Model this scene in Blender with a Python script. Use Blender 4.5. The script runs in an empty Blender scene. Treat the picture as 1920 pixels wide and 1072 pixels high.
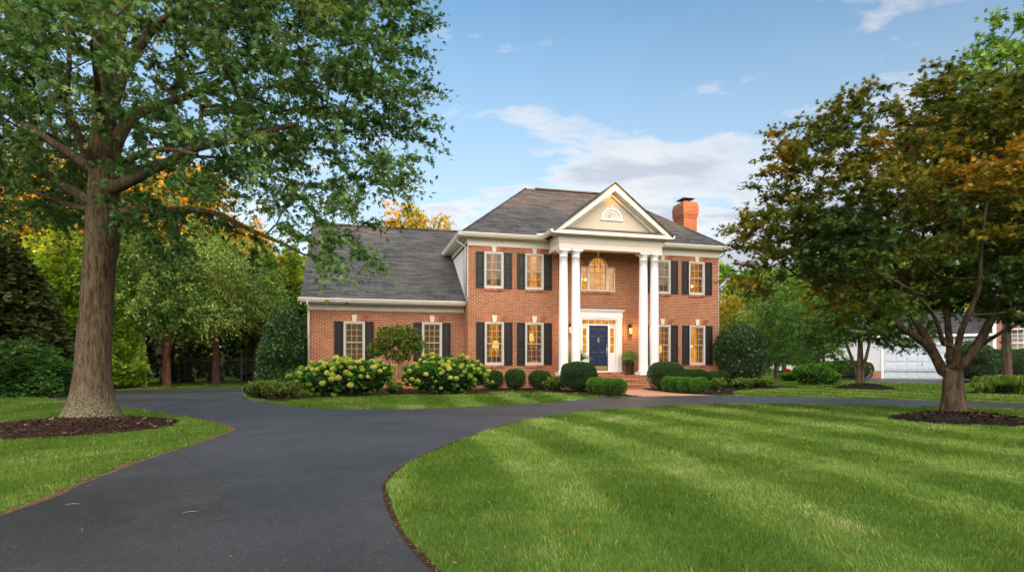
import bpy, bmesh, math, random
import numpy as np
from mathutils import Vector, Matrix
C = bpy.context.scene
COL = C.collection
R = math.radians
rng = np.random.default_rng(7)
random.seed(7)
FPX, CAMH = 1106.0, 1.12          # focal length in photo pixels, eye height

def at(px, py, Y):                 # world point seen at a pixel at a given distance
    return Vector(((px-960)/FPX*Y, Y, CAMH+(680-py)/FPX*Y))
def gr(px, py):                    # ground point seen at a pixel
    Y = FPX*CAMH/(py-680)
    return ((px-960)/FPX*Y, Y)

# ------------------------------------------------------------------ objects
def tag(o, label=None, cat=None, group=None, kind=None):
    if label: o['label'] = label
    if cat: o['category'] = cat
    if group: o['group'] = group
    if kind: o['kind'] = kind
    return o
def empty(name, loc=(0,0,0), rz=0, parent=None):
    o = bpy.data.objects.new(name, None); COL.objects.link(o)
    o.location = loc; o.rotation_euler = (0,0,rz); o.empty_display_size = .2
    if parent: o.parent = parent
    return o
def link(name, me, parent=None, loc=(0,0,0), rz=0, sc=None):
    o = bpy.data.objects.new(name, me); COL.objects.link(o)
    if parent: o.parent = parent
    o.location = loc; o.rotation_euler = (0,0,rz)
    if sc: o.scale = sc if hasattr(sc,'__len__') else (sc,)*3
    return o
def copy_tree(o, loc=None, rz=None, sc=None, label=None, parent=None):
    c = o.copy(); COL.objects.link(c); c.parent = parent
    if loc is not None: c.location = loc
    if rz is not None: c.rotation_euler = (0,0,rz)
    if sc is not None: c.scale = sc if hasattr(sc,'__len__') else (sc,)*3
    if label: c['label'] = label
    for ch in list(o.children): copy_tree(ch, parent=c)
    return c

class MB:
    def __init__(s): s.V=[]; s.F=[]; s.S=[]; s.M=[]
    def face(s, pts, smooth=False, m=0):
        n=len(s.V); s.V += [tuple(p) for p in pts]; s.F.append(tuple(range(n,n+len(pts)))); s.S.append(smooth); s.M.append(m)
    def box(s, x0,x1,y0,y1,z0,z1, m=0):
        n=len(s.V)
        s.V += [(x0,y0,z0),(x1,y0,z0),(x1,y1,z0),(x0,y1,z0),(x0,y0,z1),(x1,y0,z1),(x1,y1,z1),(x0,y1,z1)]
        for f in ((0,3,2,1),(4,5,6,7),(0,1,5,4),(1,2,6,5),(2,3,7,6),(3,0,4,7)):
            s.F.append(tuple(n+i for i in f)); s.S.append(False); s.M.append(m)
    def hexa(s, p, m=0):            # 8 points, bottom four then top four
        n=len(s.V); s.V += [tuple(q) for q in p]
        for f in ((0,3,2,1),(4,5,6,7),(0,1,5,4),(1,2,6,5),(2,3,7,6),(3,0,4,7)):
            s.F.append(tuple(n+i for i in f)); s.S.append(False); s.M.append(m)
    def prism(s, pts, d, m=0, smooth=False):      # pts: 3d outline, d: extrusion vector
        n=len(s.V); k=len(pts)
        s.V += [tuple(p) for p in pts] + [tuple(Vector(p)+Vector(d)) for p in pts]
        s.F.append(tuple(range(n+k-1,n-1,-1))); s.F.append(tuple(range(n+k,n+2*k)))
        s.S += [False,False]; s.M += [m,m]
        for i in range(k):
            j=(i+1)%k; s.F.append((n+i,n+j,n+k+j,n+k+i)); s.S.append(smooth); s.M.append(m)
    def tube(s, pts, rad, n=8, cap=True, m=0):
        pts=[Vector(p) for p in pts]
        if not hasattr(rad,'__len__'): rad=[rad]*len(pts)
        b=len(s.V); up=None
        for i,p in enumerate(pts):
            d=(pts[min(i+1,len(pts)-1)]-pts[max(i-1,0)]).normalized()
            if up is None:
                up = Vector((0,0,1)) if abs(d.z)<.9 else Vector((1,0,0))
            a=d.cross(up); 
            if a.length<1e-5: a=d.cross(Vector((.3,1,.2)))
            a.normalize(); c=a.cross(d); up=c
            for k in range(n):
                t=2*math.pi*k/n
                s.V.append(tuple(p+(a*math.cos(t)+c*math.sin(t))*rad[i]))
        for i in range(len(pts)-1):
            for k in range(n):
                k2=(k+1)%n
                s.F.append((b+i*n+k,b+i*n+k2,b+(i+1)*n+k2,b+(i+1)*n+k)); s.S.append(True); s.M.append(m)
        if cap:
            s.F.append(tuple(b+k for k in range(n-1,-1,-1))); s.S.append(False); s.M.append(m)
            e=b+(len(pts)-1)*n; s.F.append(tuple(e+k for k in range(n))); s.S.append(False); s.M.append(m)
    def lathe(s, prof, o=(0,0,0), n=24, m=0, smooth=True):     # prof: (r,z)
        b=len(s.V)
        for r,z in prof:
            for k in range(n):
                t=2*math.pi*k/n; s.V.append((o[0]+r*math.cos(t),o[1]+r*math.sin(t),o[2]+z))
        for i in range(len(prof)-1):
            for k in range(n):
                k2=(k+1)%n
                s.F.append((b+i*n+k,b+i*n+k2,b+(i+1)*n+k2,b+(i+1)*n+k)); s.S.append(smooth); s.M.append(m)
        s.F.append(tuple(b+k for k in range(n-1,-1,-1))); s.S.append(False); s.M.append(m)
        e=b+(len(prof)-1)*n; s.F.append(tuple(e+k for k in range(n))); s.S.append(False); s.M.append(m)
    def mesh(s, name, mats, uv=True):
        me=bpy.data.meshes.new(name); me.from_pydata(s.V,[],s.F)
        for mt in (mats if isinstance(mats,(list,tuple)) else [mats]): me.materials.append(mt)
        me.polygons.foreach_set('use_smooth', s.S); me.polygons.foreach_set('material_index', s.M)
        if uv:
            L=me.uv_layers.new(name='UVMap').data
            for p in me.polygons:
                nn=p.normal; t=Vector((0,0,1)).cross(nn)
                if t.length<.05: t=Vector((1,0,0)); b=Vector((0,1,0))
                else: t.normalize(); b=nn.cross(t)
                for li in p.loop_indices:
                    co=me.vertices[me.loops[li].vertex_index].co
                    L[li].uv=(co.dot(t),co.dot(b))
        me.update(); return me
    def build(s, name, mats, parent=None, loc=(0,0,0), rz=0, bevel=0, uv=True):
        o=link(name, s.mesh(name,mats,uv), parent, loc, rz)
        if bevel:
            b=o.modifiers.new('b','BEVEL'); b.width=bevel; b.segments=2; b.limit_method='ANGLE'
        return o

def np_mesh(name, verts, tris, mats, attrs=None, smooth=False):
    """fast mesh from arrays: verts (n,3), tris (m,3)"""
    me=bpy.data.meshes.new(name); n=len(verts); m=len(tris)
    me.vertices.add(n); me.vertices.foreach_set('co', np.asarray(verts,np.float32).ravel())
    me.loops.add(m*3); me.loops.foreach_set('vertex_index', np.asarray(tris,np.int32).ravel())
    me.polygons.add(m); me.polygons.foreach_set('loop_start', np.arange(0,m*3,3,dtype=np.int32))
    for mt in (mats if isinstance(mats,(list,tuple)) else [mats]): me.materials.append(mt)
    if smooth: me.polygons.foreach_set('use_smooth', np.ones(m,bool))
    me.update(calc_edges=True)
    for k,v in (attrs or {}).items():
        a=me.attributes.new(k,'FLOAT','POINT'); a.data.foreach_set('value', np.asarray(v,np.float32))
    return me

def spline(pts, k=8, closed=False):
    P=[np.array(p,float) for p in pts]; n=len(P); out=[]
    for i in range(n if closed else n-1):
        p0=P[(i-1)%n] if (closed or i>0) else P[0]; p1=P[i]; p2=P[(i+1)%n]; p3=P[(i+2)%n] if (closed or i<n-2) else P[-1]
        for j in range(k):
            t=j/k
            out.append(.5*((2*p1)+(-p0+p2)*t+(2*p0-5*p1+4*p2-p3)*t*t+(-p0+3*p1-3*p2+p3)*t**3))
    if not closed: out.append(P[-1])
    return out
def inside(poly, x, y):
    poly=np.asarray(poly); r=np.zeros(len(x),bool); j=len(poly)-1
    for i in range(len(poly)):
        xi,yi=poly[i][:2]; xj,yj=poly[j][:2]
        c=((yi>y)!=(yj>y))&(x<(xj-xi)*(y-yi)/((yj-yi) or 1e-9)+xi)
        r^=c; j=i
    return r
# cheap smooth 3d value noise on arrays
_perm=rng.random((32,32,32))
def vnoise(p):
    p=np.asarray(p,float); i=np.floor(p).astype(int); f=p-i; f=f*f*(3-2*f); i0=i%32; i1=(i+1)%32
    def g(a,b,c): return _perm[a,b,c]
    x0,y0,z0=i0.T; x1,y1,z1=i1.T; fx,fy,fz=f.T
    return ((g(x0,y0,z0)*(1-fx)+g(x1,y0,z0)*fx)*(1-fy)+(g(x0,y1,z0)*(1-fx)+g(x1,y1,z0)*fx)*fy)*(1-fz)+\
           ((g(x0,y0,z1)*(1-fx)+g(x1,y0,z1)*fx)*(1-fy)+(g(x0,y1,z1)*(1-fx)+g(x1,y1,z1)*fx)*fy)*fz

# ------------------------------------------------------------------ materials
class N:
    def __init__(s, name):
        s.m=bpy.data.materials.new(name); s.m.use_nodes=True; s.t=s.m.node_tree; s.t.nodes.clear()
        s.out=s.t.nodes.new('ShaderNodeOutputMaterial')
    def n(s, typ, **kw):
        x=s.t.nodes.new('ShaderNode'+typ)
        for k,v in kw.items():
            if k in x.inputs.keys(): s.set(x.inputs[k],v)
            elif k.startswith('i') and k[1:].isdigit(): s.set(x.inputs[int(k[1:])],v)
            else: setattr(x,k,v)
        return x
    def set(s, inp, v):
        if isinstance(v, bpy.types.NodeSocket): s.t.links.new(v, inp)
        elif isinstance(v,(tuple,list)) and len(v)==3 and inp.type=='RGBA': inp.default_value=(*v,1)
        else: inp.default_value=v
    def uv(s): return s.n('UVMap').outputs[0]
    def obj(s): return s.n('TexCoord').outputs['Object']
    def pos(s): return s.n('NewGeometry').outputs['Position']
    def attr(s,a): return s.n('Attribute',attribute_name=a).outputs['Fac']
    def noise(s, vec, scale, detail=3, rough=.55, out='Fac', scl=None, dist=0):
        if scl is not None: vec=s.n('VectorMath',operation='MULTIPLY',i0=vec,i1=scl).outputs[0]
        return s.n('TexNoise',Vector=vec,Scale=scale,Detail=detail,Roughness=rough,Distortion=dist).outputs[out]
    def ramp(s, fac, stops, interp='LINEAR'):
        x=s.n('ValToRGB'); s.set(x.inputs[0],fac); e=x.color_ramp.elements; x.color_ramp.interpolation=interp
        while len(e)<len(stops): e.new(.5)
        for i,(p,c) in enumerate(stops):
            e[i].position=p; e[i].color=(*c,1) if hasattr(c,'__len__') else (c,c,c,1)
        return x.outputs[0]
    def mix(s, fac, a, b, mode='MIX'):
        x=s.n('MixRGB',blend_type=mode); s.set(x.inputs[0],fac); s.set(x.inputs[1],a); s.set(x.inputs[2],b); return x.outputs[0]
    def math(s, op, a, b=0., c=0.):
        x=s.n('Math',operation=op); s.set(x.inputs[0],a); s.set(x.inputs[1],b); s.set(x.inputs[2],c); return x.outputs[0]
    def bump(s, h, strength=.3, dist=.01):
        return s.n('Bump',Height=h,Strength=strength,Distance=dist).outputs[0]
    def pbr(s, col, rough=.6, spec=.3, metal=0., normal=None, **kw):
        x=s.n('BsdfPrincipled'); s.set(x.inputs['Base Color'],col); s.set(x.inputs['Roughness'],rough)
        s.set(x.inputs['Specular IOR Level'],spec); s.set(x.inputs['Metallic'],metal)
        if normal is not None: s.set(x.inputs['Normal'],normal)
        return x.outputs[0]
    def done(s, sh):
        s.t.links.new(sh, s.out.inputs[0]); return s.m

def m_paint(name, col, rough=.5, var=.06, scale=3, grime=None):
    g=N(name); o=g.obj(); a=g.noise(o,scale,4); b=g.noise(o,scale*9,3)
    c=g.mix(g.ramp(a,[(.3,0),(.75,1)]), col, tuple(x*(1-var*2) for x in col))
    c=g.mix(g.math('MULTIPLY',g.ramp(b,[(.55,0),(.8,1)]),.35), c, tuple(x*(1-var*3) for x in col))
    return g.done(g.pbr(c,rough,.35,normal=g.bump(b,.08,.004)))
def m_brick(name, c1, c2, mortar, bw=.213, rh=.0725, mw=.0125):
    g=N(name); uv=g.uv()
    w=g.n('VectorMath',operation='ADD',i0=uv,i1=g.n('VectorMath',operation='SCALE',i0=g.noise(uv,3.1,2,out='Color'),Scale=.006).outputs[0]).outputs[0]
    b=g.n('TexBrick',Vector=w,Color1=c1,Color2=c2,Mortar=mortar,Scale=1.0,offset=.5)
    b.inputs['Mortar Size'].default_value=mw; b.inputs['Mortar Smooth'].default_value=.25; b.inputs['Bias'].default_value=-.1
    b.inputs['Brick Width'].default_value=bw; b.inputs['Row Height'].default_value=rh
    big=g.noise(uv,.7,4,.6); fine=g.noise(uv,38,3)
    c=g.mix(g.ramp(big,[(.35,.0),(.75,.30)]), b.outputs[0], (c2[0]*.55,c2[1]*.5,c2[2]*.5))
    c=g.mix(.22, c, g.ramp(fine,[(.2,.25),(.8,1.)]), 'MULTIPLY')
    # some bricks clearly burnt darker
    v=g.n('TexVoronoi',Vector=g.n('VectorMath',operation='MULTIPLY',i0=w,i1=(1/bw,1/rh,1)).outputs[0],Scale=1.0)
    blk=g.ramp(g.n('SeparateColor',Color=v.outputs['Color']).outputs[0],[(.66,0),(.88,.6)])
    c=g.mix(g.math('MULTIPLY',blk,g.math('SUBTRACT',1.,b.outputs['Fac'])), c, (c1[0]*.4,c1[1]*.4,c1[2]*.45))
    h=g.math('ADD',g.math('MULTIPLY',g.math('SUBTRACT',1.,b.outputs['Fac']),1.),g.math('MULTIPLY',fine,.25))
    return g.done(g.pbr(c,.85,.15,normal=g.bump(h,.7,.008)))
def m_leaf(name, stops, rnd=.38, trans=.3, rough=.55, spec=.16, hv=.22):
    """stops: colours picked by the clump value 'hue'; 'rnd' differs leaf by leaf"""
    g=N(name); h=g.attr('hue'); r=g.attr('rnd')
    orr=g.n('ObjectInfo').outputs['Random']
    hh=g.math('ADD',h,g.math('MULTIPLY',g.math('SUBTRACT',r,.5),hv))
    hh=g.math('ADD',hh,g.math('MULTIPLY',g.math('SUBTRACT',orr,.5),.12))
    c=g.ramp(hh,stops)
    k=g.math('ADD',1-rnd,g.math('MULTIPLY',r,2*rnd))
    c=g.n('VectorMath',operation='SCALE',i0=c,Scale=k).outputs[0]
    p=g.pbr(c,rough,spec)
    t=g.n('BsdfTranslucent',Color=g.mix(.6,c,(1.3,1.25,.5),'MULTIPLY')).outputs[0]
    mx=g.n('MixShader',i0=trans,i1=p,i2=t)
    return g.done(mx.outputs[0])
def m_emit(name, col, s):
    g=N(name); return g.done(g.n('Emission',Color=(*col,1),Strength=s).outputs[0])
def m_bark(name, c1, c2, lich=None, zs=.18, sc=14, lz=1.2):
    g=N(name); o=g.obj()
    v=g.noise(o,sc,5,.65,scl=(1,1,zs),dist=.6); w=g.noise(o,2.5,3); f=g.noise(o,70,3)
    c=g.mix(g.ramp(v,[(.36,0),(.62,1)]),c1,c2); c=g.mix(g.math('MULTIPLY',w,.35),c,tuple(x*.5 for x in c1))
    if lich:
        z=g.n('SeparateXYZ',Vector=o).outputs[2]
        k=g.math('MULTIPLY',g.ramp(g.noise(o,30,4,.7),[(.47,0),(.56,1)]),g.ramp(g.math('ADD',g.math('DIVIDE',z,lz),g.math('MULTIPLY',w,.4)),[(.35,1),(1.,0)]))
        c=g.mix(k,c,lich)
    h=g.math('ADD',v,g.math('MULTIPLY',f,.15))
    return g.done(g.pbr(c,.9,.1,normal=g.bump(h,.9,.03)))
EXPO_CFG=1.0
WH=[9.3,12.6,13.3,14.7,14.6,13.2]; SUNAZ=160.; SUN_E=4.2; SKY_EL=7.; SKY_S=.15; SKYG=(.86,.98,1.06); HAZE=1.
CL_L=(3.75,3.4,3.1); CL_D=(2.1,2.15,2.4); CL_H=(2.75,2.9,3.15)
FILL_DECK=(20.,17.9,16.)  # brightness of the fill deck added to the sky out of view
EXPO = EXPO_CFG
K = 1/2**EXPO
M={}
M['brick']=m_brick('brick',(.375,.104,.046),(.20,.050,.026),(.54,.37,.23))
M['brick_dark']=m_brick('brick_neighbour',(.42,.15,.085),(.30,.10,.06),(.45,.36,.3))
M['chimney']=m_brick('brick_chimney',(.25,.085,.038),(.16,.05,.024),(.30,.19,.12))
def _vous():
    g=N('brick_single'); r=g.n('NewGeometry').outputs['Random Per Island']
    c=g.ramp(r,[(0,(.22,.07,.04)),(.5,(.42,.155,.085)),(1,(.50,.2,.11))]); f=g.noise(g.obj(),40,3)
    c=g.mix(.3,c,f,'MULTIPLY'); return g.done(g.pbr(c,.85,.15,normal=g.bump(f,.4,.006)))
M['vous']=_vous()
M['mortar']=m_paint('mortar',(.55,.42,.31),.9)
M['stone']=m_paint('limestone',(.66,.60,.47),.8)
M['trim']=m_paint('cream_trim',(.67,.635,.55),.45,.03)
M['white']=m_paint('white_column_paint',(.72,.735,.75),.35,.02)
M['sash']=m_paint('white_window_paint',(.55,.545,.53),.4,.03)
M['stucco']=m_paint('beige_stucco',(.58,.50,.39),.9,.04,8)
M['soffit']=m_paint('soffit_paint',(.62,.58,.48),.6,.03)
M['shutter']=m_paint('black_shutter_paint',(.016,.014,.014),.42,.1)
M['door']=m_paint('navy_door_paint',(.015,.026,.068),.3,.05)
M['iron']=m_paint('black_iron',(.012,.012,.012),.45,.1)
M['metal']=m_paint('chimney_cap_metal',(.05,.045,.045),.5,.1)
def _brass():
    g=N('brass'); return g.done(g.pbr((.75,.55,.22),.3,.5,1.))
M['brass']=_brass()
def _steel():
    g=N('steel'); return g.done(g.pbr((.7,.7,.7),.3,.5,1.))
M['steel']=_steel()
def m_shingle(name,c1,c2,c3):
    g=N(name); uv=g.uv()
    b=g.n('TexBrick',Vector=uv,Color1=c1,Color2=c2,Mortar=tuple(x*.35 for x in c1),Scale=1.,offset=.37)
    b.inputs['Mortar Size'].default_value=.024; b.inputs['Mortar Smooth'].default_value=.4
    b.inputs['Brick Width'].default_value=.31; b.inputs['Row Height'].default_value=.142
    b2=g.n('TexBrick',Vector=g.n('VectorMath',operation='ADD',i0=uv,i1=(7.3,0,0)).outputs[0],Color1=(0,0,0),Color2=(1,1,1),Mortar=(.4,.4,.4),Scale=1.,offset=.61)
    b2.inputs['Brick Width'].default_value=.53; b2.inputs['Row Height'].default_value=.142; b2.inputs['Mortar Size'].default_value=0.
    c=g.mix(g.math('MULTIPLY',b2.outputs[0],.75),b.outputs[0],c3)
    c=g.mix(g.ramp(g.noise(uv,1.3,5,.65),[(.35,0),(.7,.35)]),c,tuple(x*.55 for x in c1))
    c=g.mix(.4,c,g.ramp(g.noise(uv,90,2),[(.3,.4),(.7,1.)]),'MULTIPLY')
    h=g.math('SUBTRACT',g.math('MULTIPLY',b2.outputs[0],.4),b.outputs['Fac'])
    return g.done(g.pbr(c,.9,.12,normal=g.bump(h,.8,.01)))
M['roof']=m_shingle('asphalt_shingles',(.068,.071,.076),(.038,.040,.044),(.115,.116,.118))
M['roof2']=m_shingle('weathered_shingles',(.16,.13,.11),(.10,.085,.075),(.24,.20,.17))
def _siding(name,col,axis=2,pitch=.115):
    g=N(name); z=g.n('SeparateXYZ',Vector=g.uv()).outputs[1]
    f=g.math('FRACT',g.math('DIVIDE',z,pitch))
    c=g.mix(g.ramp(f,[(0,1),(.10,0)]),col,tuple(x*.45 for x in col))
    return g.done(g.pbr(c,.5,.3,normal=g.bump(f,.6,.02)))
M['siding']=_siding('lap_siding',(.66,.68,.70))
M['siding2']=_siding('lap_siding_neighbour',(.56,.59,.64),pitch=.2)
def _glass():
    g=N('window_glass'); lw=g.n('Fresnel',IOR=1.5).outputs[0]
    k=g.math('MINIMUM',g.math('MULTIPLY',lw,.7),1.)
    n=g.bump(g.noise(g.obj(),1.3,2),.35,.02)
    t=g.n('BsdfTransparent',Color=(.9,.9,.88,1)).outputs[0]
    gl=g.n('BsdfGlossy',Color=(1,1,1,1),Roughness=.02,Normal=n).outputs[0]
    return g.done(g.n('MixShader',i0=k,i1=t,i2=gl).outputs[0])
M['glass']=_glass()
def m_room(name, col, s, cs=3.):        # lit interior wall: it gives off light
    g=N(name); o=g.obj(); n=g.noise(o,cs,3); z=g.n('SeparateXYZ',Vector=o).outputs[2]
    k=g.math('MULTIPLY',g.ramp(n,[(.3,.45),(.7,1.1)]),s*K)
    x=g.n('Emission',Color=(*col,1)); g.set(x.inputs[1],k); return g.done(x.outputs[0])
def m_curtain(name, col, s):  # cloth given its own glow in place of lamplight shining through
    g=N(name); o=g.obj(); n=g.noise(o,26,2,scl=(1,0,.02)); k=g.ramp(n,[(.3,.35),(.72,1.1)])
    e=g.n('Emission',Color=(*col,1)); g.set(e.inputs[1],g.math('MULTIPLY',k,s*K))
    d=g.n('BsdfDiffuse',Color=(.11,.075,.04,1)).outputs[0]
    return g.done(g.n('AddShader',i0=e.outputs[0],i1=d).outputs[0])
M['room_amber']=m_room('lit_room_amber',(1.,.34,.02),.62)
M['room_gold']=m_room('lit_room_gold',(1.,.37,.02),1.05)
M['room_dim']=m_room('lit_room_dim',(.8,.36,.08),.28)
M['room_faint']=m_room('room_faint_glow',(.5,.35,.2),.10)  # dark room wall given a weak glow of its own
M['cur_amber']=m_curtain('curtain_amber_glow',(1.,.36,.04),.26)
M['cur_dim']=m_curtain('curtain_tan_glow',(.85,.47,.16),.17)
M['cur_gold']=m_curtain('curtain_gold_glow',(1.,.38,.03),.48)
M['lampglow']=m_emit('glowing_lamp_shade',(1.,.48,.07),1.7*K)
M['muntin']=m_paint('window_muntin_paint',(.36,.34,.31),.5,.03)
M['bulb']=m_emit('glowing_bulb',(1.,.62,.2),5*K)
M['lantern_glass']=m_emit('lit_lantern_glass',(1.,.52,.13),3.2*K)

# leaves -----------------------------------------------------------------
M['oak']=m_leaf('oak_leaves',rnd=.25,stops=[(.12,(.024,.066,.018)),(.42,(.060,.132,.032)),(.70,(.135,.235,.075)),(.97,(.26,.32,.09))])
M['maple']=m_leaf('maple_leaves',[(.0,(.024,.052,.012)),(.30,(.07,.10,.016)),(.46,(.15,.145,.018)),(.60,(.28,.17,.018)),(.76,(.46,.17,.016)),(.92,(.34,.07,.015))],rnd=.2,hv=.14)
M['green']=m_leaf('green_leaves',[(.1,(.035,.10,.018)),(.5,(.075,.175,.025)),(.9,(.15,.27,.04))])
M['lime']=m_leaf('light_green_leaves',[(.1,(.05,.12,.02)),(.5,(.09,.18,.03)),(.9,(.17,.26,.04))])
M['yellow']=m_leaf('sun_gold_leaves',[(.1,(.08,.13,.02)),(.40,(.20,.21,.025)),(.7,(.42,.31,.03)),(1,(.52,.26,.03))])  # gold of the low sun put into the leaf colour
M['soft']=m_leaf('soft_grey_green_leaves',[(.1,(.09,.16,.035)),(.5,(.20,.29,.06)),(.9,(.32,.40,.10))])
M['dark']=m_leaf('dark_evergreen_leaves',[(.1,(.018,.028,.009)),(.5,(.032,.048,.012)),(.9,(.07,.09,.022))])
M['conifer']=m_leaf('conifer_sprays',[(.1,(.09,.17,.018)),(.5,(.19,.32,.03)),(.9,(.30,.42,.05))])
M['holly']=m_leaf('glossy_holly_leaves',[(.1,(.014,.045,.012)),(.5,(.03,.08,.018)),(.95,(.075,.15,.03))],rough=.3,spec=.6)
M['box']=m_leaf('boxwood_leaves',[(.1,(.02,.065,.012)),(.5,(.035,.10,.016)),(.9,(.065,.16,.025))])
M['box2']=m_leaf('bright_boxwood_leaves',[(.1,(.04,.12,.014)),(.5,(.08,.21,.022)),(.9,(.14,.31,.04))])
M['bigbox']=m_leaf('dense_box_leaves',[(.1,(.018,.058,.018)),(.5,(.03,.09,.024)),(.9,(.055,.13,.035))])
M['azalea']=m_leaf('azalea_leaves',[(.1,(.05,.10,.015)),(.5,(.11,.17,.025)),(.9,(.2,.26,.04))])
M['hydrleaf']=m_leaf('hydrangea_leaves',[(.1,(.03,.11,.02)),(.5,(.055,.17,.028)),(.9,(.10,.25,.045))])
M['fern']=m_leaf('fern_fronds',[(.1,(.08,.20,.03)),(.5,(.13,.28,.045)),(.9,(.2,.36,.07))])
M['myrtle']=m_leaf('crape_myrtle_leaves',[(.1,(.045,.105,.015)),(.5,(.085,.165,.02)),(.8,(.13,.19,.03)),(1,(.18,.17,.03))])
M['grassy']=m_leaf('ornamental_grass',[(.1,(.06,.12,.015)),(.5,(.12,.2,.025)),(.9,(.2,.28,.04))])
M['flowerhead']=m_leaf('hydrangea_florets',[(.1,(.24,.34,.035)),(.5,(.38,.45,.06)),(.9,(.52,.52,.12))],rnd=.22,trans=.25,spec=.2)
M['redfl']=m_leaf('red_flowers',[(.1,(.5,.02,.01)),(.9,(.7,.06,.02))])
M['whitefl']=m_leaf('white_flowers',[(.1,(.6,.6,.55)),(.9,(.8,.8,.7))])
M['core']=m_paint('shrub_twigs',(.02,.028,.012),.9,.1)
M['bark_oak']=m_bark('oak_bark',(.042,.029,.018),(.165,.120,.078),lich=(.19,.19,.13),sc=22,lz=.85)
M['bark_maple']=m_bark('maple_bark',(.024,.017,.011),(.10,.073,.045),zs=.3,sc=12)
M['bark']=m_bark('grey_brown_bark',(.04,.03,.022),(.13,.10,.075))
M['bark_pale']=m_bark('pale_smooth_bark',(.28,.17,.09),(.42,.30,.18),sc=6)
M['bark_red']=m_bark('reddish_bark',(.07,.035,.02),(.24,.12,.07))
# grass
def _blade():
    g=N('grass_blades'); h=g.attr('hue'); r=g.attr('rnd')
    c=g.ramp(h,[(.0,(.070,.145,.014)),(.35,(.125,.215,.026)),(.62,(.195,.28,.060)),(.86,(.28,.34,.13)),(1,(.44,.40,.19))])
    k=g.math('ADD',.68,g.math('MULTIPLY',r,.64)); c=g.n('VectorMath',operation='SCALE',i0=c,Scale=k).outputs[0]
    p=g.pbr(c,.6,.14); t=g.n('BsdfTranslucent',Color=c).outputs[0]
    return g.done(g.n('MixShader',i0=.3,i1=p,i2=t).outputs[0])
M['blade']=_blade()
def _turf():
    g=N('turf'); p=g.pos(); a=g.noise(p,.35,4); b=g.noise(p,9,5,.7); f=g.noise(p,60,3,.7)
    c=g.ramp(a,[(.35,(.06,.13,.02)),(.55,(.085,.165,.028)),(.7,(.12,.19,.045))])
    c=g.mix(g.ramp(b,[(.4,0),(.75,.6)]),c,(.05,.10,.015)); c=g.mix(.6,c,g.ramp(f,[(.25,.35),(.7,1.2)]),'MULTIPLY')
    return g.done(g.pbr(c,.9,.1,normal=g.bump(g.math('ADD',f,b),.9,.03)))
M['turf']=_turf()
def _asphalt():
    g=N('asphalt'); p=g.pos()
    big=g.noise(p,.33,4,.6); med=g.noise(p,1.6,5,.65,scl=(1,.45,1)); agg=g.noise(p,170,2,.8); fine=g.noise(p,45,3,.8)
    c=g.mix(g.ramp(big,[(.38,0),(.62,1)]),(.014,.016,.020),(.033,.036,.044))
    c=g.mix(g.ramp(med,[(.54,0),(.74,.55)]),c,(.062,.058,.058))
    spk=g.n('TexVoronoi',Vector=p,Scale=42.); c=g.mix(g.math('MULTIPLY',g.ramp(spk.outputs['Distance'],[(.14,.9),(.26,0)]),g.ramp(g.n('SeparateColor',Color=spk.outputs['Color']).outputs[1],[(.5,0),(.62,1)])),c,g.mix(g.n('SeparateColor',Color=spk.outputs['Color']).outputs[0],(.045,.045,.05),(.17,.165,.165)))
    c=g.mix(.8,c,g.ramp(g.noise(p,55,4,.75),[(.3,.35),(.7,1.55)]),'MULTIPLY'); c=g.mix(.5,c,g.ramp(agg,[(.3,.45),(.7,1.4)]),'MULTIPLY')
    # dusty scuffs streaked along the drive, only in patches
    rp=g.n('VectorRotate',Vector=p,Axis=(0,0,1),Angle=R(-38)).outputs[0]
    st=g.noise(rp,7.0,7,.85,scl=(2.2,.6,1),dist=.5); wh=g.noise(p,.55,2)
    k=g.math('MULTIPLY',g.ramp(st,[(.58,0),(.72,.5)]),g.ramp(wh,[(.47,0),(.6,1)]))
    c=g.mix(g.math('MULTIPLY',k,g.ramp(fine,[(.35,0),(.6,1)])),c,(.26,.23,.21))
    # hairline cracks, in patches
    w=g.n('VectorMath',operation='ADD',i0=p,i1=g.n('VectorMath',operation='SCALE',i0=g.noise(p,2.5,4,out='Color'),Scale=.5).outputs[0]).outputs[0]
    cr=g.n('TexVoronoi',Vector=w,Scale=3.4,feature='DISTANCE_TO_EDGE').outputs['Distance']
    ck=g.math('MULTIPLY',g.ramp(cr,[(.0,1),(.03,0)]),g.ramp(g.noise(p,.5,3),[(.50,0),(.58,.85)]))
    c=g.mix(ck,c,(.012,.012,.014))
    h=g.math('SUBTRACT',g.math('ADD',agg,g.math('MULTIPLY',fine,1.2)),ck)
    return g.done(g.pbr(c,g.ramp(big,[(.3,.42),(.7,.62)]),.5,normal=g.bump(h,.75,.006)))
M['asphalt']=_asphalt()
def _mulch(name,c1,c2,c3):
    g=N(name); p=g.pos(); a=g.n('TexVoronoi',Vector=g.n('VectorMath',operation='MULTIPLY',i0=p,i1=(1,2.2,1)).outputs[0],Scale=28.)
    r=g.n('SeparateColor',Color=a.outputs['Color']).outputs[0]; b=g.noise(p,50,4,.8)
    c=g.ramp(r,[(.0,c1),(.7,c2),(1,c3)]); c=g.mix(.5,c,g.ramp(b,[(.3,.3),(.7,1.2)]),'MULTIPLY')
    return g.done(g.pbr(c,.95,.08,normal=g.bump(g.math('ADD',b,r),1.,.03)))
M['mulch']=_mulch('bark_mulch',(.018,.010,.007),(.045,.022,.014),(.11,.06,.038))
M['mulch2']=_mulch('dark_mulch',(.010,.008,.007),(.022,.016,.013),(.06,.045,.035))
M['soil']=_mulch('dry_soil_edge',(.08,.055,.03),(.17,.12,.065),(.30,.23,.13))
M['soil2']=_mulch('dark_soil_edge',(.03,.02,.012),(.07,.045,.025),(.14,.10,.06))
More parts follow.
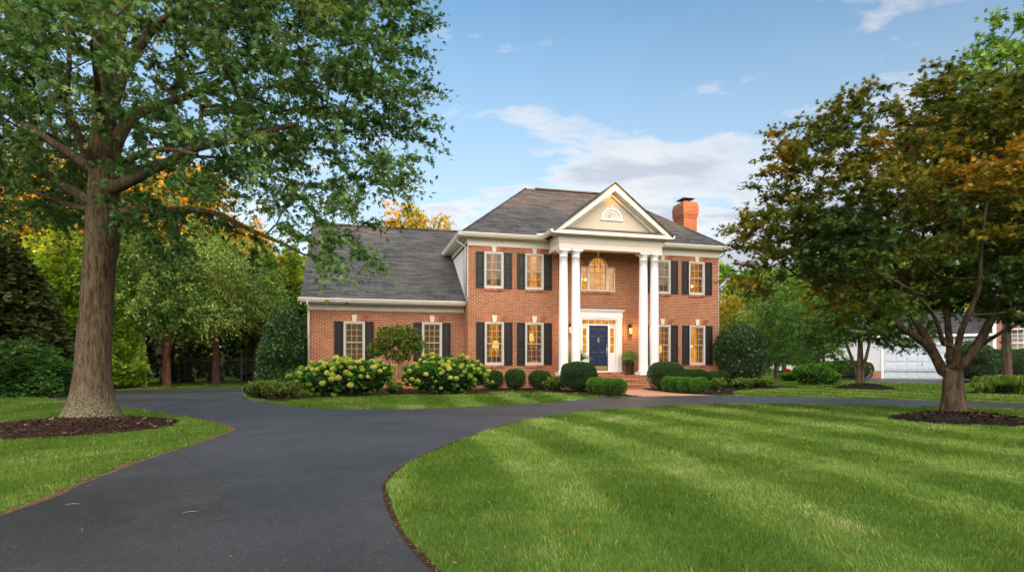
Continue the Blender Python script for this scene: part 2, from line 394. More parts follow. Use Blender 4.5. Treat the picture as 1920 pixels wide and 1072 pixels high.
def _chip():
    g=N('mulch_chips'); r=g.n('NewGeometry').outputs['Random Per Island']
    return g.done(g.pbr(g.ramp(r,[(0,(.014,.009,.007)),(.8,(.06,.032,.02)),(.97,(.1,.065,.045)),(1,(.4,.34,.27))]),.9,.1))
M['chip']=_chip()
def _lit():
    g=N('dry_litter'); r=g.n('NewGeometry').outputs['Random Per Island']
    return g.done(g.pbr(g.ramp(r,[(0,(.10,.06,.03)),(.5,(.28,.19,.09)),(.9,(.42,.30,.14)),(1,(.4,.16,.05))]),.85,.1))
M['litter']=_lit()
def _paver():
    g=N('brick_walk'); p=g.pos(); uv=g.n('VectorRotate',Vector=p,Axis=(0,0,1),Angle=R(-14.6)).outputs[0]
    b=g.n('TexBrick',Vector=uv,Color1=(.50,.25,.16),Color2=(.42,.20,.13),Mortar=(.46,.30,.22),Scale=1.,offset=.5)
    b.inputs['Brick Width'].default_value=.2; b.inputs['Row Height'].default_value=.1; b.inputs['Mortar Size'].default_value=.006
    c=g.mix(g.ramp(g.noise(p,2,4),[(.35,0),(.7,.4)]),b.outputs[0],(.35,.22,.16))
    return g.done(g.pbr(c,.85,.2,normal=g.bump(b.outputs['Fac'],.4,.004)))
M['paver']=_paver()
M['garage']=m_paint('pale_garage_door',(.50,.57,.66),.45,.02)
M['pot']=m_paint('dark_bronze_planter',(.035,.022,.018),.4,.15)
M['blueplastic']=m_paint('blue_plastic',(.05,.2,.55),.4,.05)
M['whiteplastic']=m_paint('white_plastic',(.75,.77,.8),.4,.05)
M['terracotta']=m_paint('red_brown_brick_plain',(.33,.12,.07),.8,.1)
M['lily']=m_leaf('fallen_autumn_leaf',[(0,(.35,.1,.02)),(1,(.45,.3,.06))])
# ------------------------------------------------------------------ vegetation
def _t(v,f): return np.array(v,float),np.array(f,int)
TM={
 'leaf':_t([(0,0,0),(.28,.45,.07),(0,1,-.03),(-.28,.45,.07)],[(0,1,2),(0,2,3)]),
 'round':_t([(0,0,0),(.36,.25,.05),(.40,.62,.05),(0,1,-.05),(-.40,.62,.05),(-.36,.25,.05)],[(0,1,2),(0,2,3),(0,3,4),(0,4,5)]),
 'oak':_t([(0,0,0),(.05,.2,0),(-.05,.2,0),(.42,.30,.05),(.07,.42,0),(-.42,.30,.05),(-.07,.42,0),(.46,.72,.02),(.06,.66,0),(-.46,.72,.02),(-.06,.66,0),(0,1.05,-.06)],
        [(0,3,4),(0,6,5),(0,4,6),(4,7,8),(6,10,9),(4,8,6),(8,10,6),(8,11,10)]),
 'maple':_t([(0,0,0),(.16,.34,0),(-.16,.34,0),(.55,.22,.03),(-.55,.22,.03),(.46,.78,.02),(-.46,.78,.02),(.1,.55,0),(-.1,.55,0),(0,1.1,-.05)],
        [(0,3,1),(0,2,4),(0,1,2),(1,5,7),(2,8,6),(1,7,8),(1,8,2),(7,9,8)]),
 'spray':_t([(0,0,0),(.06,.5,0),(0,1,-.1),(.30,.55,-.04),(.02,.25,0),(-.30,.55,-.04),(-.02,.25,0),(.26,.9,-.08),(.03,.55,0),(-.26,.9,-.08),(-.03,.55,0)],
        [(0,1,2),(4,3,8),(6,10,5),(8,7,2),(10,2,9)]),
 'floret':_t([(-.5,-.5,0),(.5,-.5,.1),(.5,.5,0),(-.5,.5,.1)],[(0,1,2),(0,2,3)]),
 'frond':_t([(0,0,0),(.09,.3,.12),(.07,.65,.1),(0,1,-.15),(-.07,.65,.1),(-.09,.3,.12)],[(0,1,5),(1,2,4),(1,4,5),(2,3,4)]),
}
def nz(a): return a/np.maximum(np.linalg.norm(a,axis=-1,keepdims=True),1e-9)
def leaf_arrays(cen, dirs, size, tmpl, hue, up=.8, r=rng):
    tv,tf=TM[tmpl]; n=len(cen); d=nz(dirs)
    nn=r.normal(size=(n,3)); nn[:,2]+=up*2; nn=nn-(nn*d).sum(1,keepdims=True)*d; nn=nz(nn); s=np.cross(d,nn)
    size=np.broadcast_to(size,(n,))[:,None,None]
    v=cen[:,None,:]+size*(s[:,None,:]*tv[None,:,0:1]+d[:,None,:]*tv[None,:,1:2]+nn[:,None,:]*tv[None,:,2:3])
    k=len(tv); t=(tf[None]+(np.arange(n)*k)[:,None,None]).reshape(-1,3)
    return v.reshape(-1,3), t, np.repeat(r.random(n),k), np.repeat(np.broadcast_to(hue,(n,)),k)
def leaf_mesh(name, cen, dirs, size, tmpl, hue, mat, up=.8, r=rng):
    v,t,rn,hu=leaf_arrays(cen,dirs,size,tmpl,hue,up,r)
    return np_mesh(name,v,t,mat,{'rnd':rn,'hue':hu})

def lobes_targets(lobes, n, gap=.42, gscale=.9, shell=.55, mind=.3, r=rng, off=0.):
    """points spread through a union of ellipsoids (cx,cy,cz,rx,ry,rz), denser near the surface"""
    L=np.array(lobes,float); vol=L[:,3]*L[:,4]*L[:,5]; vol=vol**.8; cnt=(vol/vol.sum()*n*2).astype(int)+1
    out=[]
    for l,c in zip(L,cnt):
        d=nz(r.normal(size=(c,3))); q=r.random(c)**(1/3); q=q*(1-shell)+shell*(1-.35*r.random(c)**1.5)*np.sign(1)
        q=np.minimum(q,1.0)
        out.append(l[:3]+d*q[:,None]*l[3:])
    P=np.concatenate(out); keep=vnoise(P*gscale+off)*.65+vnoise(P*gscale*2.3+off+9)*.35>gap; P=P[keep]
    r.shuffle(P); sel=[]; grid={}
    for p in P:
        k=tuple((p/mind).astype(int)); ok=True
        for a in (-1,0,1):
            for b in (-1,0,1):
                for c in (-1,0,1):
                    for q in grid.get((k[0]+a,k[1]+b,k[2]+c),()):
                        if ((p-q)**2).sum()<mind*mind: ok=False
        if ok: sel.append(p); grid.setdefault(k,[]).append(p)
        if len(sel)>=n: break
    return np.array(sel)

class Skel:
    def __init__(s, trunk, radii, step=.3):
        s.P=[]; s.par=[]; s.rmin=[]
        pr=-1
        for i in range(len(trunk)-1):
            a=np.array(trunk[i],float); b=np.array(trunk[i+1],float); k=max(1,int(np.linalg.norm(b-a)/step))
            for j in range(k+(1 if i==len(trunk)-2 else 0)):
                t=j/k; s.P.append(a+(b-a)*t); s.par.append(pr); s.rmin.append(radii[i]+(radii[i+1]-radii[i])*t); pr=len(s.P)-1
        s.ntrunk=len(s.P)
    def limb(s, pts, r0, r1, step=.3):
        pts=spline(pts,6); P=np.array(s.P); a=np.array(pts[0]); pr=int(((P-a)**2).sum(1).argmin()); n=len(pts)
        for i,p in enumerate(pts[1:],1):
            s.P.append(np.array(p)); s.par.append(pr); s.rmin.append(r0+(r1-r0)*(i/(n-1))**.8); pr=len(s.P)-1
    def grow(s, targets, lo=0, seg=.4, bend=.25, upw=.5, r=rng):
        c=s.P[min(s.ntrunk-1,s.ntrunk//2)]; order=np.argsort(((targets-np.array(c))**2).sum(1)); s.tips=[]; s.tdir=[]
        buf=np.zeros((len(s.P)+len(targets)*14,3)); n=len(s.P); buf[:n]=np.array(s.P)
        for k in order:
            t=targets[k]; Q=buf[lo:n]; dv=t-Q; d=np.sqrt((dv**2).sum(1)); cost=d+upw*np.maximum(0,-dv[:,2])
            i=lo+int(cost.argmin()); a=buf[i]; L=d[i-lo]; m=min(12,max(1,int(L/seg)+1)); pr=i
            mid=(a+t)/2+np.array([0,0,-.12*L])*bend*4*.3+r.normal(size=3)*L*.08
            for j in range(1,m+1):
                q=j/m; p=a*(1-q)**2+2*mid*q*(1-q)+t*q*q
                if j<m: p=p+r.normal(size=3)*.03*L
                buf[n]=p; s.P.append(p); s.par.append(pr); s.rmin.append(0); pr=n; n+=1
            s.tips.append(t); pv=s.P[s.par[-1]]; s.tdir.append(t-pv)
        s.tips=np.array(s.tips); s.tdir=nz(np.array(s.tdir))
    def mesh(s, name, mat, rt=.008, ex=.47, minr=0., nbig=18, rough=.05):
        n=len(s.P); w=np.zeros(n); ch=[[] for _ in range(n)]
        for i in range(n-1,-1,-1):
            if w[i]==0: w[i]=1
            if s.par[i]>=0: w[s.par[i]]+=w[i] if True else 0; ch[s.par[i]].append(i)
        # count tips only
        w=np.zeros(n)
        for i in range(n-1,-1,-1):
            if not ch[i]: w[i]=1
            if s.par[i]>=0: w[s.par[i]]+=w[i]
        rad=np.maximum(rt*w**ex, np.array(s.rmin))
        # a branch is never thicker than what carries it
        for i in range(n):
            if s.par[i]>=0: rad[i]=min(rad[i],rad[s.par[i]]*.98 if s.rmin[i]==0 else max(rad[i]*0+s.rmin[i],min(rad[i],rad[s.par[i]])))
        V=[];T=[];b=0
        stack=[0]
        while stack:
            st=stack.pop(); chain=[st] if s.par[st]<0 else [s.par[st],st]; i=st
            while ch[i]:
                c=sorted(ch[i],key=lambda q:-(w[q]+ (1e6*s.rmin[q]))); chain.append(c[0]); stack+=c[1:]; i=c[0]
            R_=[rad[c] for c in chain]
            if s.par[st]>=0: R_[0]=min(rad[chain[0]],rad[chain[1]]*1.12)
            if max(R_)<minr: continue
            if max(R_)>.04:
                for _ in range(3): R_=[R_[0]]+[(R_[q-1]+2*R_[q]+R_[q+1])/4 for q in range(1,len(R_)-1)]+[R_[-1]]
            pts=np.array([s.P[c] for c in chain]); k=nbig if max(R_)>.15 else (8 if max(R_)>.05 else (5 if max(R_)>.02 else 3))
            if len(pts)<2: continue
            tg=np.gradient(pts,axis=0); tg=nz(tg); u=np.array([1.,.1,.05]); rings=[]
            for q in range(len(pts)):
                a=np.cross(tg[q],u); a=a/max(np.linalg.norm(a),1e-6); c2=np.cross(a,tg[q]); u=c2
                th=np.arange(k)/k*2*math.pi
                rr=R_[q]
                ring=pts[q]+(np.outer(np.cos(th),a)+np.outer(np.sin(th),c2))*rr
                if k>=18:
                    nn=vnoise(ring*np.array([5,5,1.5]))-.5; n2=vnoise(ring*np.array([14,14,5]))-.5
                    ring=pts[q]+(ring-pts[q])*(1+nn*rough*3+n2*rough*1.4)[:,None]
                rings.append(ring)
            V.append(np.concatenate(rings)); m=len(pts); g=np.arange(k); g2=(g+1)%k
            for q in range(m-1):
                A=b+q*k; B=A+k
                T.append(np.stack([A+g,A+g2,B+g2],1)); T.append(np.stack([A+g,B+g2,B+g],1))
            b+=m*k
        return np_mesh(name,np.concatenate(V),np.concatenate(T),mat,smooth=True)

def twigs(tips, tdir, T, Lf, tl, r=rng, flat=.6, dirk=.8, droop=.25, cen=None):
    n=len(tips); d=np.repeat(tdir,T,0)*dirk
    if cen is not None: d=d+np.repeat(nz(tips-cen),T,0)*.5
    d=d+r.normal(size=(n*T,3))*np.array([.8,.8,.8*flat]); d=nz(d)
    base=np.repeat(tips,T,0)-d*tl*.25
    q=(np.arange(Lf)+.5)/Lf; d2=np.repeat(d,Lf,0); tt=np.tile(q,n*T)[:,None]+r.normal(size=(n*T*Lf,1))*.06
    pos=np.repeat(base,Lf,0)+d2*tt*tl*(.7+.6*np.repeat(r.random((n*T,1)),Lf,0))
    pos[:,2]-=droop*(tt[:,0]**2)*tl
    side=r.normal(size=pos.shape); ld=d2*.75+side*.75; ld[:,2]-=droop*1.2
    return pos, nz(ld), np.repeat(np.arange(n),T*Lf)

def crown_mesh(name, sk, T, Lf, tl, tmpl, size, mat, hue, r=rng, flat=.6, droop=.25, up=.8, sv=.3, cen=None):
    p,d,idx=twigs(sk.tips,sk.tdir,T,Lf,tl,r,flat,droop=droop,cen=cen)
    h=np.asarray(hue)[idx]+r.normal(size=len(idx))*.06
    return leaf_mesh(name,p,d,size*(1-sv+2*sv*r.random(len(p))),tmpl,h,mat,up,r)

def place_tree(name, wood, crown, loc, rz=0, sc=1., label=None, cat='tree', group=None):
    t=empty(name,loc,rz)
    if sc!=1.: t.scale=(sc,)*3 if not hasattr(sc,'__len__') else sc
    tag(t,label,cat,group); link('trunk',wood,t); link('crown',crown,t); return t

def shell_pts(n, rx, ry, h, ex=2.0, lump=.12, ls=2.2, depth=.16, r=rng, seed=0, zb=.0):
    """points and outward directions on a lumpy super-ellipsoid standing on the ground"""
    d=nz(r.normal(size=(n,3))); d[:,2]=np.abs(d[:,2])*np.where(r.random(n)<.82,1,-.75)
    d=nz(d); e=(np.abs(d)**ex).sum(1)**(-1/ex); q=d*e[:,None]
    k=1+lump*(vnoise(d*ls+seed)*2-1)+lump*.4*(vnoise(d*ls*3+seed+5)*2-1)
    k=k*(1-depth*r.random(n)**2)
    hz=h/2
    p=np.stack([q[:,0]*rx*k,q[:,1]*ry*k,hz+q[:,2]*hz*np.where(q[:,2]>0,k,1)],1); p[:,2]=np.maximum(p[:,2],.02)
    nr=nz(np.stack([q[:,0]/rx,q[:,1]/ry,q[:,2]/hz],1)); return p,nr,k
def shrub_meshes(name, rx, ry, h, n, size, tmpl, mat, ex=2.2, lump=.12, ls=2.2, depth=.16, seed=0, out=.7, up=.3, core=.86, huevar=.5):
    r=np.random.default_rng(100+seed)
    p,nr,k=shell_pts(n,rx,ry,h,ex,lump,ls,depth,r,seed)
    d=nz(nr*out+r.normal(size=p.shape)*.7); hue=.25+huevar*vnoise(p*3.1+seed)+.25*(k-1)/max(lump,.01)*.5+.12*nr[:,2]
    leaves=leaf_mesh(name+'_leaves',p-d*size*.4,d,size*(.7+.6*r.random(len(p))),tmpl,hue,mat,up,r)
    # inner twiggy body
    V=[];F=[];a,b=20,12
    for i in range(b+1):
        th=math.pi*i/b
        for j in range(a):
            ph=2*math.pi*j/a; dd=np.array([math.sin(th)*math.cos(ph),math.sin(th)*math.sin(ph),math.cos(th)])
            e=(np.abs(dd)**ex).sum()**(-1/ex); q=dd*e; kk=1+lump*(vnoise(dd[None]*ls+seed)[0]*2-1)
            V.append((q[0]*rx*kk*core,q[1]*ry*kk*core,max(0.,h/2+q[2]*h/2*core*(kk if q[2]>0 else 1))))
    for i in range(b):
        for j in range(a):
            j2=(j+1)%a; F.append((i*a+j,i*a+j2,(i+1)*a+j2)); F.append((i*a+j,(i+1)*a+j2,(i+1)*a+j))
    body=np_mesh(name+'_body',np.array(V),np.array(F),M['core'],smooth=True)
    return leaves,body
def place_shrub(name, ms, loc, rz=0, sc=1., label=None, cat='shrub', group=None):
    t=empty(name,loc,rz); tag(t,label,cat,group)
    if sc!=1.: t.scale=(sc,)*3 if not hasattr(sc,'__len__') else sc
    link('foliage',ms[0],t); link('branches',ms[1],t); return t
# ------------------------------------------------------------------ the brick house
TH=R(14.6); OX,OY=3.88,26.5
def hw(u,v,z=0.): return Vector((OX+math.cos(TH)*u-math.sin(TH)*v, OY+math.sin(TH)*u+math.cos(TH)*v, z))
house=empty('brick_house',(OX,OY,0),TH)
tag(house,'two storey red brick house with white columned portico, black shutters and a lower side wing','house')
UL,UR,VB=-5.93,6.13,8.4           # main block: left, right, back
WL,WV=-12.41,.9                   # wing: left end, front wall
def hpart(name,mb,mat,parent=house,loc=(0,0,0),bevel=0,label=None):
    o=mb.build(name,mat,parent,loc,bevel=bevel)
    if label: o['label']=label
    return o
def wall(mb,u0,u1,z0,z1,v,holes):
    us=sorted({u0,u1,*[h[0] for h in holes],*[h[1] for h in holes]}); zs=sorted({z0,z1,*[h[2] for h in holes],*[h[3] for h in holes]})
    for a,b in zip(us,us[1:]):
        for c,d in zip(zs,zs[1:]):
            if any(h[0]<=(a+b)/2<=h[1] and h[2]<=(c+d)/2<=h[3] for h in holes): continue
            mb.face([(a,v,c),(b,v,c),(b,v,d),(a,v,d)])
    for h in holes:
        a,b,c,d=h[:4]; e=v+.1
        mb.face([(a,v,c),(a,v,d),(a,e,d),(a,e,c)]); mb.face([(b,v,c),(b,e,c),(b,e,d),(b,v,d)])
        mb.face([(a,v,c),(a,e,c),(b,e,c),(b,v,c)])
        if len(h)<5: mb.face([(a,v,d),(b,v,d),(b,e,d),(a,e,d)])
LOW=(1.03,2.87); UP=(4.32,5.87); WW=.84
win_low=[-4.79,-3.0,3.18,5.0]; win_up=[-4.81,-3.0,3.18,4.97]
holes=[(u-WW/2,u+WW/2,*LOW) for u in win_low]+[(u-WW/2,u+WW/2,*UP) for u in win_up]
AC=-.02                            # arched window centre
holes+=[(AC-.82,AC-.46,4.33,5.42),(AC-.46,AC+.46,4.33,5.42,1),(AC+.46,AC+.82,4.33,5.42),(AC-.46,AC+.46,5.42,5.88,1)]
holes+=[(-.82,.86,.72,3.12)]
mb=MB(); wall(mb,UL,UR,-.1,6.14,0,holes)
for s in (-1,1):                   # brickwork over the arch
    arc=[(AC+s*.46*math.cos(t),0,5.42+.46*math.sin(t)) for t in np.linspace(0,math.pi/2,10)]
    for p,q in zip(arc,arc[1:]): mb.face([(AC+s*.46,0,5.88),p,q][::s])
    for p,q in zip(arc,arc[1:]): mb.face([p,q,(q[0],.1,q[2]),(p[0],.1,p[2])][::s])
hpart('wall',mb,M['brick'])
mb=MB(); mb.box(UL,UL+.001,0,WV+.3,-.1,6.14); mb.face([(UL,VB,-.1),(UL,.0,-.1),(UL,.0,6.14),(UL,VB,6.14)][::1]); hpart('side_wall',mb,M['siding'],label='pale lap siding on the left gable side')
mb=MB(); mb.box(UL-.012,UL+.05,.006,WV,-.1,3.74); hpart('side_wall',mb,M['brick'])
mb=MB(); mb.face([(UR,0,-.1),(UR,VB,-.1),(UR,VB,6.14),(UR,0,6.14)]); mb.face([(UR,VB,-.1),(UL,VB,-.1),(UL,VB,6.14),(UR,VB,6.14)]); hpart('side_wall',mb,M['brick'])
mb=MB(); mb.box(UL-.03,UL+.0,.0,.12,3.9,6.14); hpart('corner_board',mb,M['sash'])
# wing
gw=[(-10.6,1.12,2.85),(-7.35,1.12,2.87)]
mb=MB(); wall(mb,WL,UL,-.1,3.42,WV,[(u-.43,u+.43,a,b) for u,a,b in gw])
mb.face([(WL,13.7,-.1),(WL,WV,-.1),(WL,WV,3.42),(WL,13.7,3.42)]); mb.face([(UL,13.7,-.1),(WL,13.7,-.1),(WL,13.7,3.42),(UL,13.7,3.42)])
hpart('wing_wall',mb,M['brick'])
# gable end of wing
RZ,RV,EZ,EV=8.28,7.3,3.76,.45; sl=(RZ-EZ)/(RV-EV)
mb=MB(); mb.prism([(WL,WV,3.42),(WL,RV*2-WV,3.42),(WL,RV,RZ-.12)],(.1,0,0)); hpart('gable_wall',mb,M['siding'])
# roofs -------------------------------------------------------------
def slab(mb,pts,t=.07,m=0):
    P=[Vector(p) for p in pts]; n=(P[1]-P[0]).cross(P[2]-P[0]).normalized()
    if n.z<0: P=P[::-1]; n=-n
    mb.prism([p-n*t for p in P],n*t)
mb=MB(); slab(mb,[(-12.72,EV,EZ),(-5.0,EV,EZ),(-5.0,RV,RZ),(-12.72,RV,RZ)]); slab(mb,[(-12.72,RV,RZ),(-5.0,RV,RZ),(-5.0,2*RV-EV,EZ),(-12.72,2*RV-EV,EZ)])
mb.box(-12.74,-4.6,RV-.12,RV+.12,RZ-.04,RZ+.05)
wroof=hpart('roof',mb,M['roof'])
EU0,EU1,EF,EB,EVZ=-6.30,6.50,-.36,8.78,6.56; RL,RR,RRV,RRZ=-2.2,2.4,4.2,9.98
A=(EU0,EF,EVZ);B=(EU1,EF,EVZ);Cc=(EU1,EB,EVZ);D=(EU0,EB,EVZ);E1=(RL,RRV,RRZ);E2=(RR,RRV,RRZ)
mb=MB(); slab(mb,[A,B,E2,E1]); slab(mb,[B,Cc,E2]); slab(mb,[Cc,D,E1,E2]); slab(mb,[D,A,E1])
mb.box(RL+.5,RR,RRV-.14,RRV+.14,RRZ-.02,RRZ+.045)
for p,q in ((A,E1),(B,E2)): mb.tube([Vector(p)+Vector((0,0,.0)),Vector(q)+Vector((0,0,.0))],.05,5)
hpart('roof',mb,M['roof'])
# main cornice: frieze in two steps, soffit, fascia, gutter
def gutter(name,p0,p1,out,h=.13,w=.13):
    """ogee gutter from p0 to p1; out = outward unit vector"""
    prof=[(0,0),(.0,-h),(w*.55,-h),(w*.62,-h*.72),(w*.9,-h*.45),(w*.95,-h*.2),(w,-h*.15),(w,0)]
    a=Vector(p0);b=Vector(p1);o=Vector(out); mb=MB(); mb.prism([a+o*x+Vector((0,0,z)) for x,z in prof],b-a); return mb
for (u0,u1) in ((UL-.03,-2.33),(2.42,UR+.03)):
    mb=MB(); mb.box(u0,u1,-.035,.0,6.10,6.30); mb.box(u0,u1,-.06,.0,6.30,6.47)
    if u1>0: mb.box(UR,UR+.035,0,VB,6.10,6.30); mb.box(UR,UR+.06,0,VB,6.30,6.47)
    else: mb.box(UL-.035,UL,0,4.6,6.22,6.47)
    hpart('frieze',mb,M['trim'])
for s_ in (0,1):
    mb=MB()
    if s_: mb.box(2.47,EU1-.03,EF+.03,0,6.41,6.44); mb.box(UR,EU1-.03,0,EB,6.41,6.44)
    else: mb.box(EU0+.03,-2.38,EF+.03,0,6.41,6.44); mb.box(EU0+.03,UL,0,EB,6.41,6.44)
    hpart('soffit',mb,M['soffit']); mb=MB()
    if s_: mb.box(2.62,EU1,EF,EF+.03,6.40,6.53); mb.box(EU1-.03,EU1,EF+.03,EB,6.40,6.53)
    else: mb.box(EU0,-2.6,EF,EF+.03,6.40,6.53); mb.box(EU0,EU0+.03,EF+.03,EB,6.40,6.53)
    hpart('fascia',mb,M['trim'])
for m_ in (gutter('g',(EU0-.12,EF-.001,6.57),(-2.62,EF-.001,6.57),(0,-1,0)),gutter('g',(2.66,EF-.001,6.57),(EU1+.12,EF-.001,6.57),(0,-1,0)),gutter('g',(EU0-.001,EF-.10,6.568),(EU0-.001,EB,6.568),(-1,0,0)),gutter('g',(EU1+.001,EF-.10,6.568),(EU1+.001,EB,6.568),(1,0,0))):
    hpart('gutter',m_,M['trim'])
mb=gutter('g',(-12.78,EV-.02,EZ-.01),(UL-.04,EV-.02,EZ-.01),(0,-1,0),.14,.13)
mb.box(-12.70,UL-.03,EV,EV+.03,3.56,3.72); hpart('gutter',mb,M['trim'])
mb=MB(); mb.box(WL-.02,UL-.03,WV-.035,WV,3.31,3.50); mb.box(WL-.02,UL-.03,WV-.06,WV,3.50,3.58); mb.box(-12.70,UL-.03,EV+.03,WV,3.565,3.59); hpart('frieze',mb,M['trim'])
mb=MB()                            # rake boards of the wing gable
mb.prism([(-12.70,EV,EZ-.08),(-12.70,EV,EZ-.28),(-12.70,RV,RZ-.28),(-12.70,RV,RZ-.08)],(.04,0,0)); mb.prism([(-12.70,2*RV-EV,EZ-.08),(-12.70,2*RV-EV,EZ-.28),(-12.70,RV,RZ-.28),(-12.70,RV,RZ-.08)],(.04,0,0)); hpart('rake_board',mb,M['trim'])
def spout(pts,r=.042): 
    mb=MB(); mb.tube(pts,r,8); return hpart('downspout',mb,M['sash'])
spout([(WL-.02,EV-.05,3.62),(WL-.02,EV-.02,3.5),(WL+.0,WV-.10,3.3),(WL+.0,WV-.08,3.15),(WL+.0,WV-.07,.05)])
spout([(EU0-.02,.35,6.45),(EU0-.02,.35,6.3),(UL-.08,.30,6.14),(UL-.07,.28,6.0),(UL-.07,.28,3.95)])
spout([(EU1+.03,.1,6.45),(EU1+.02,.1,6.3),(UR+.12,.12,6.1),(UR+.07,.12,6.0),(UR+.07,.12,.05)])
# chimney
cx0,cx1,cy0,cy1=6.15,6.93,3.12,4.12
mb=MB(); mb.box(cx0,cx1,cy0,cy1,-.1,8.75)
def fr(a,z0,b,z1): mb.hexa([(cx0-a,cy0-a,z0),(cx1+a,cy0-a,z0),(cx1+a,cy1+a,z0),(cx0-a,cy1+a,z0),(cx0-b,cy0-b,z1),(cx1+b,cy0-b,z1),(cx1+b,cy1+b,z1),(cx0-b,cy1+b,z1)])
fr(.0,8.75,.065,9.0); fr(.065,9.0,.07,9.40); fr(.07,9.40,.01,9.62)
ch=hpart('chimney',mb,M['chimney'])
mb=MB(); mb.box(6.35,6.75,3.4,3.85,9.62,9.74); hpart('flue',mb,M['terracotta'],ch)
mb=MB()
for x in (6.30,6.80):
    for y in (3.33,3.92): mb.tube([(x,y,9.60),(x,y,9.86)],.012,6)
mb.hexa([(6.18,3.2,9.85),(6.92,3.2,9.85),(6.92,4.05,9.85),(6.18,4.05,9.85),(6.5,3.5,9.95),(6.6,3.5,9.95),(6.6,3.75,9.95),(6.5,3.75,9.95)]); hpart('chimney_cap',mb,M['metal'],ch)
# lintels, keystones, sills -----------------------------------------
def lintel(u,z,w,v,h=.27,key=True,clip=9):
    h=min(h,clip-z); mb=MB(); n=11; half=w/2+.02; sp=.20
    mb.prism([(u-half,v-.006,z),(u+half,v-.006,z),(u+half+sp,v-.006,z+h),(u-half-sp,v-.006,z+h)],(0,.005,0))
    o=hpart('lintel',mb,M['mortar'])
    m2=MB()
    for i in range(n):
        if key and i==n//2: continue
        a,b=i/n,(i+1)/n; g=.006
        x0=u-half+2*half*a+g; x1=u-half+2*half*b-g; X0=u-half-sp+2*(half+sp)*a+g; X1=u-half-sp+2*(half+sp)*b-g
        m2.prism([(x0,v-.016,z+.004),(x1,v-.016,z+.004),(X1,v-.016,z+h-.004),(X0,v-.016,z+h-.004)],(0,.0155,0))
    hpart('voussoirs',m2,M['vous'],o)
    if key:
        m3=MB(); m3.prism([(u-.075,v-.04,z-.005),(u+.075,v-.04,z-.005),(u+.115,v-.04,z+h+.015),(u-.115,v-.04,z+h+.015)],(0,.04,0)); hpart('keystone',m3,M['stone'],o,bevel=.005)
def sill(u,z,w,v,name='window_sill'):
    m2=MB(); n=int(w/.075); d=w/n
    for i in range(n): m2.box(u-w/2+i*d+.005,u-w/2+(i+1)*d-.005,v-.045,v-.002,z-.105,z-.004)
    mb=MB(); mb.box(u-w/2,u+w/2,v-.036,v-.001,z-.10,z-.008)
    o=hpart(name,mb,M['mortar']); hpart('sill_bricks',m2,M['vous'],o)
# windows -----------------------------------------------------------
def sash_mb(w,z0,z1,cols,rows,y,st=.045,mt=.02,b=None):
    m=MB(); b=b or st
    m.box(-w/2,-w/2+st,y,y+.035,z0,z1); m.box(w/2-st,w/2,y,y+.035,z0,z1); m.box(-w/2+st,w/2-st,y,y+.035,z0,z0+b); m.box(-w/2+st,w/2-st,y,y+.035,z1-st,z1)
    gw_=(w-2*st)/cols; gh=(z1-z0-b-st)/rows
    for i in range(1,cols): m.box(-w/2+st+gw_*i-mt/2,-w/2+st+gw_*i+mt/2,y+.006,y+.026,z0+b,z1-st)
    for j in range(1,rows):
        for i in range(cols): m.box(-w/2+st+gw_*i+(mt/2 if i else 0),-w/2+st+gw_*(i+1)-(mt/2 if i<cols-1 else 0),y+.006,y+.026,z0+b+gh*j-mt/2,z0+b+gh*j+mt/2)
    return m
def drape(x0,x1,z0,z1,y,ph=0.,amp=.02,n=26):
    m=MB(); P=[(x0+(x1-x0)*i/n, y+amp*math.sin(i*2.1+ph)+amp*.4*math.sin(i*.7+ph)) for i in range(n+1)]
    for (a,b),(c,d) in zip(P,P[1:]): m.face([(a,b,z0),(c,d,z0),(c,d,z1),(a,b,z1)],True)
    return m
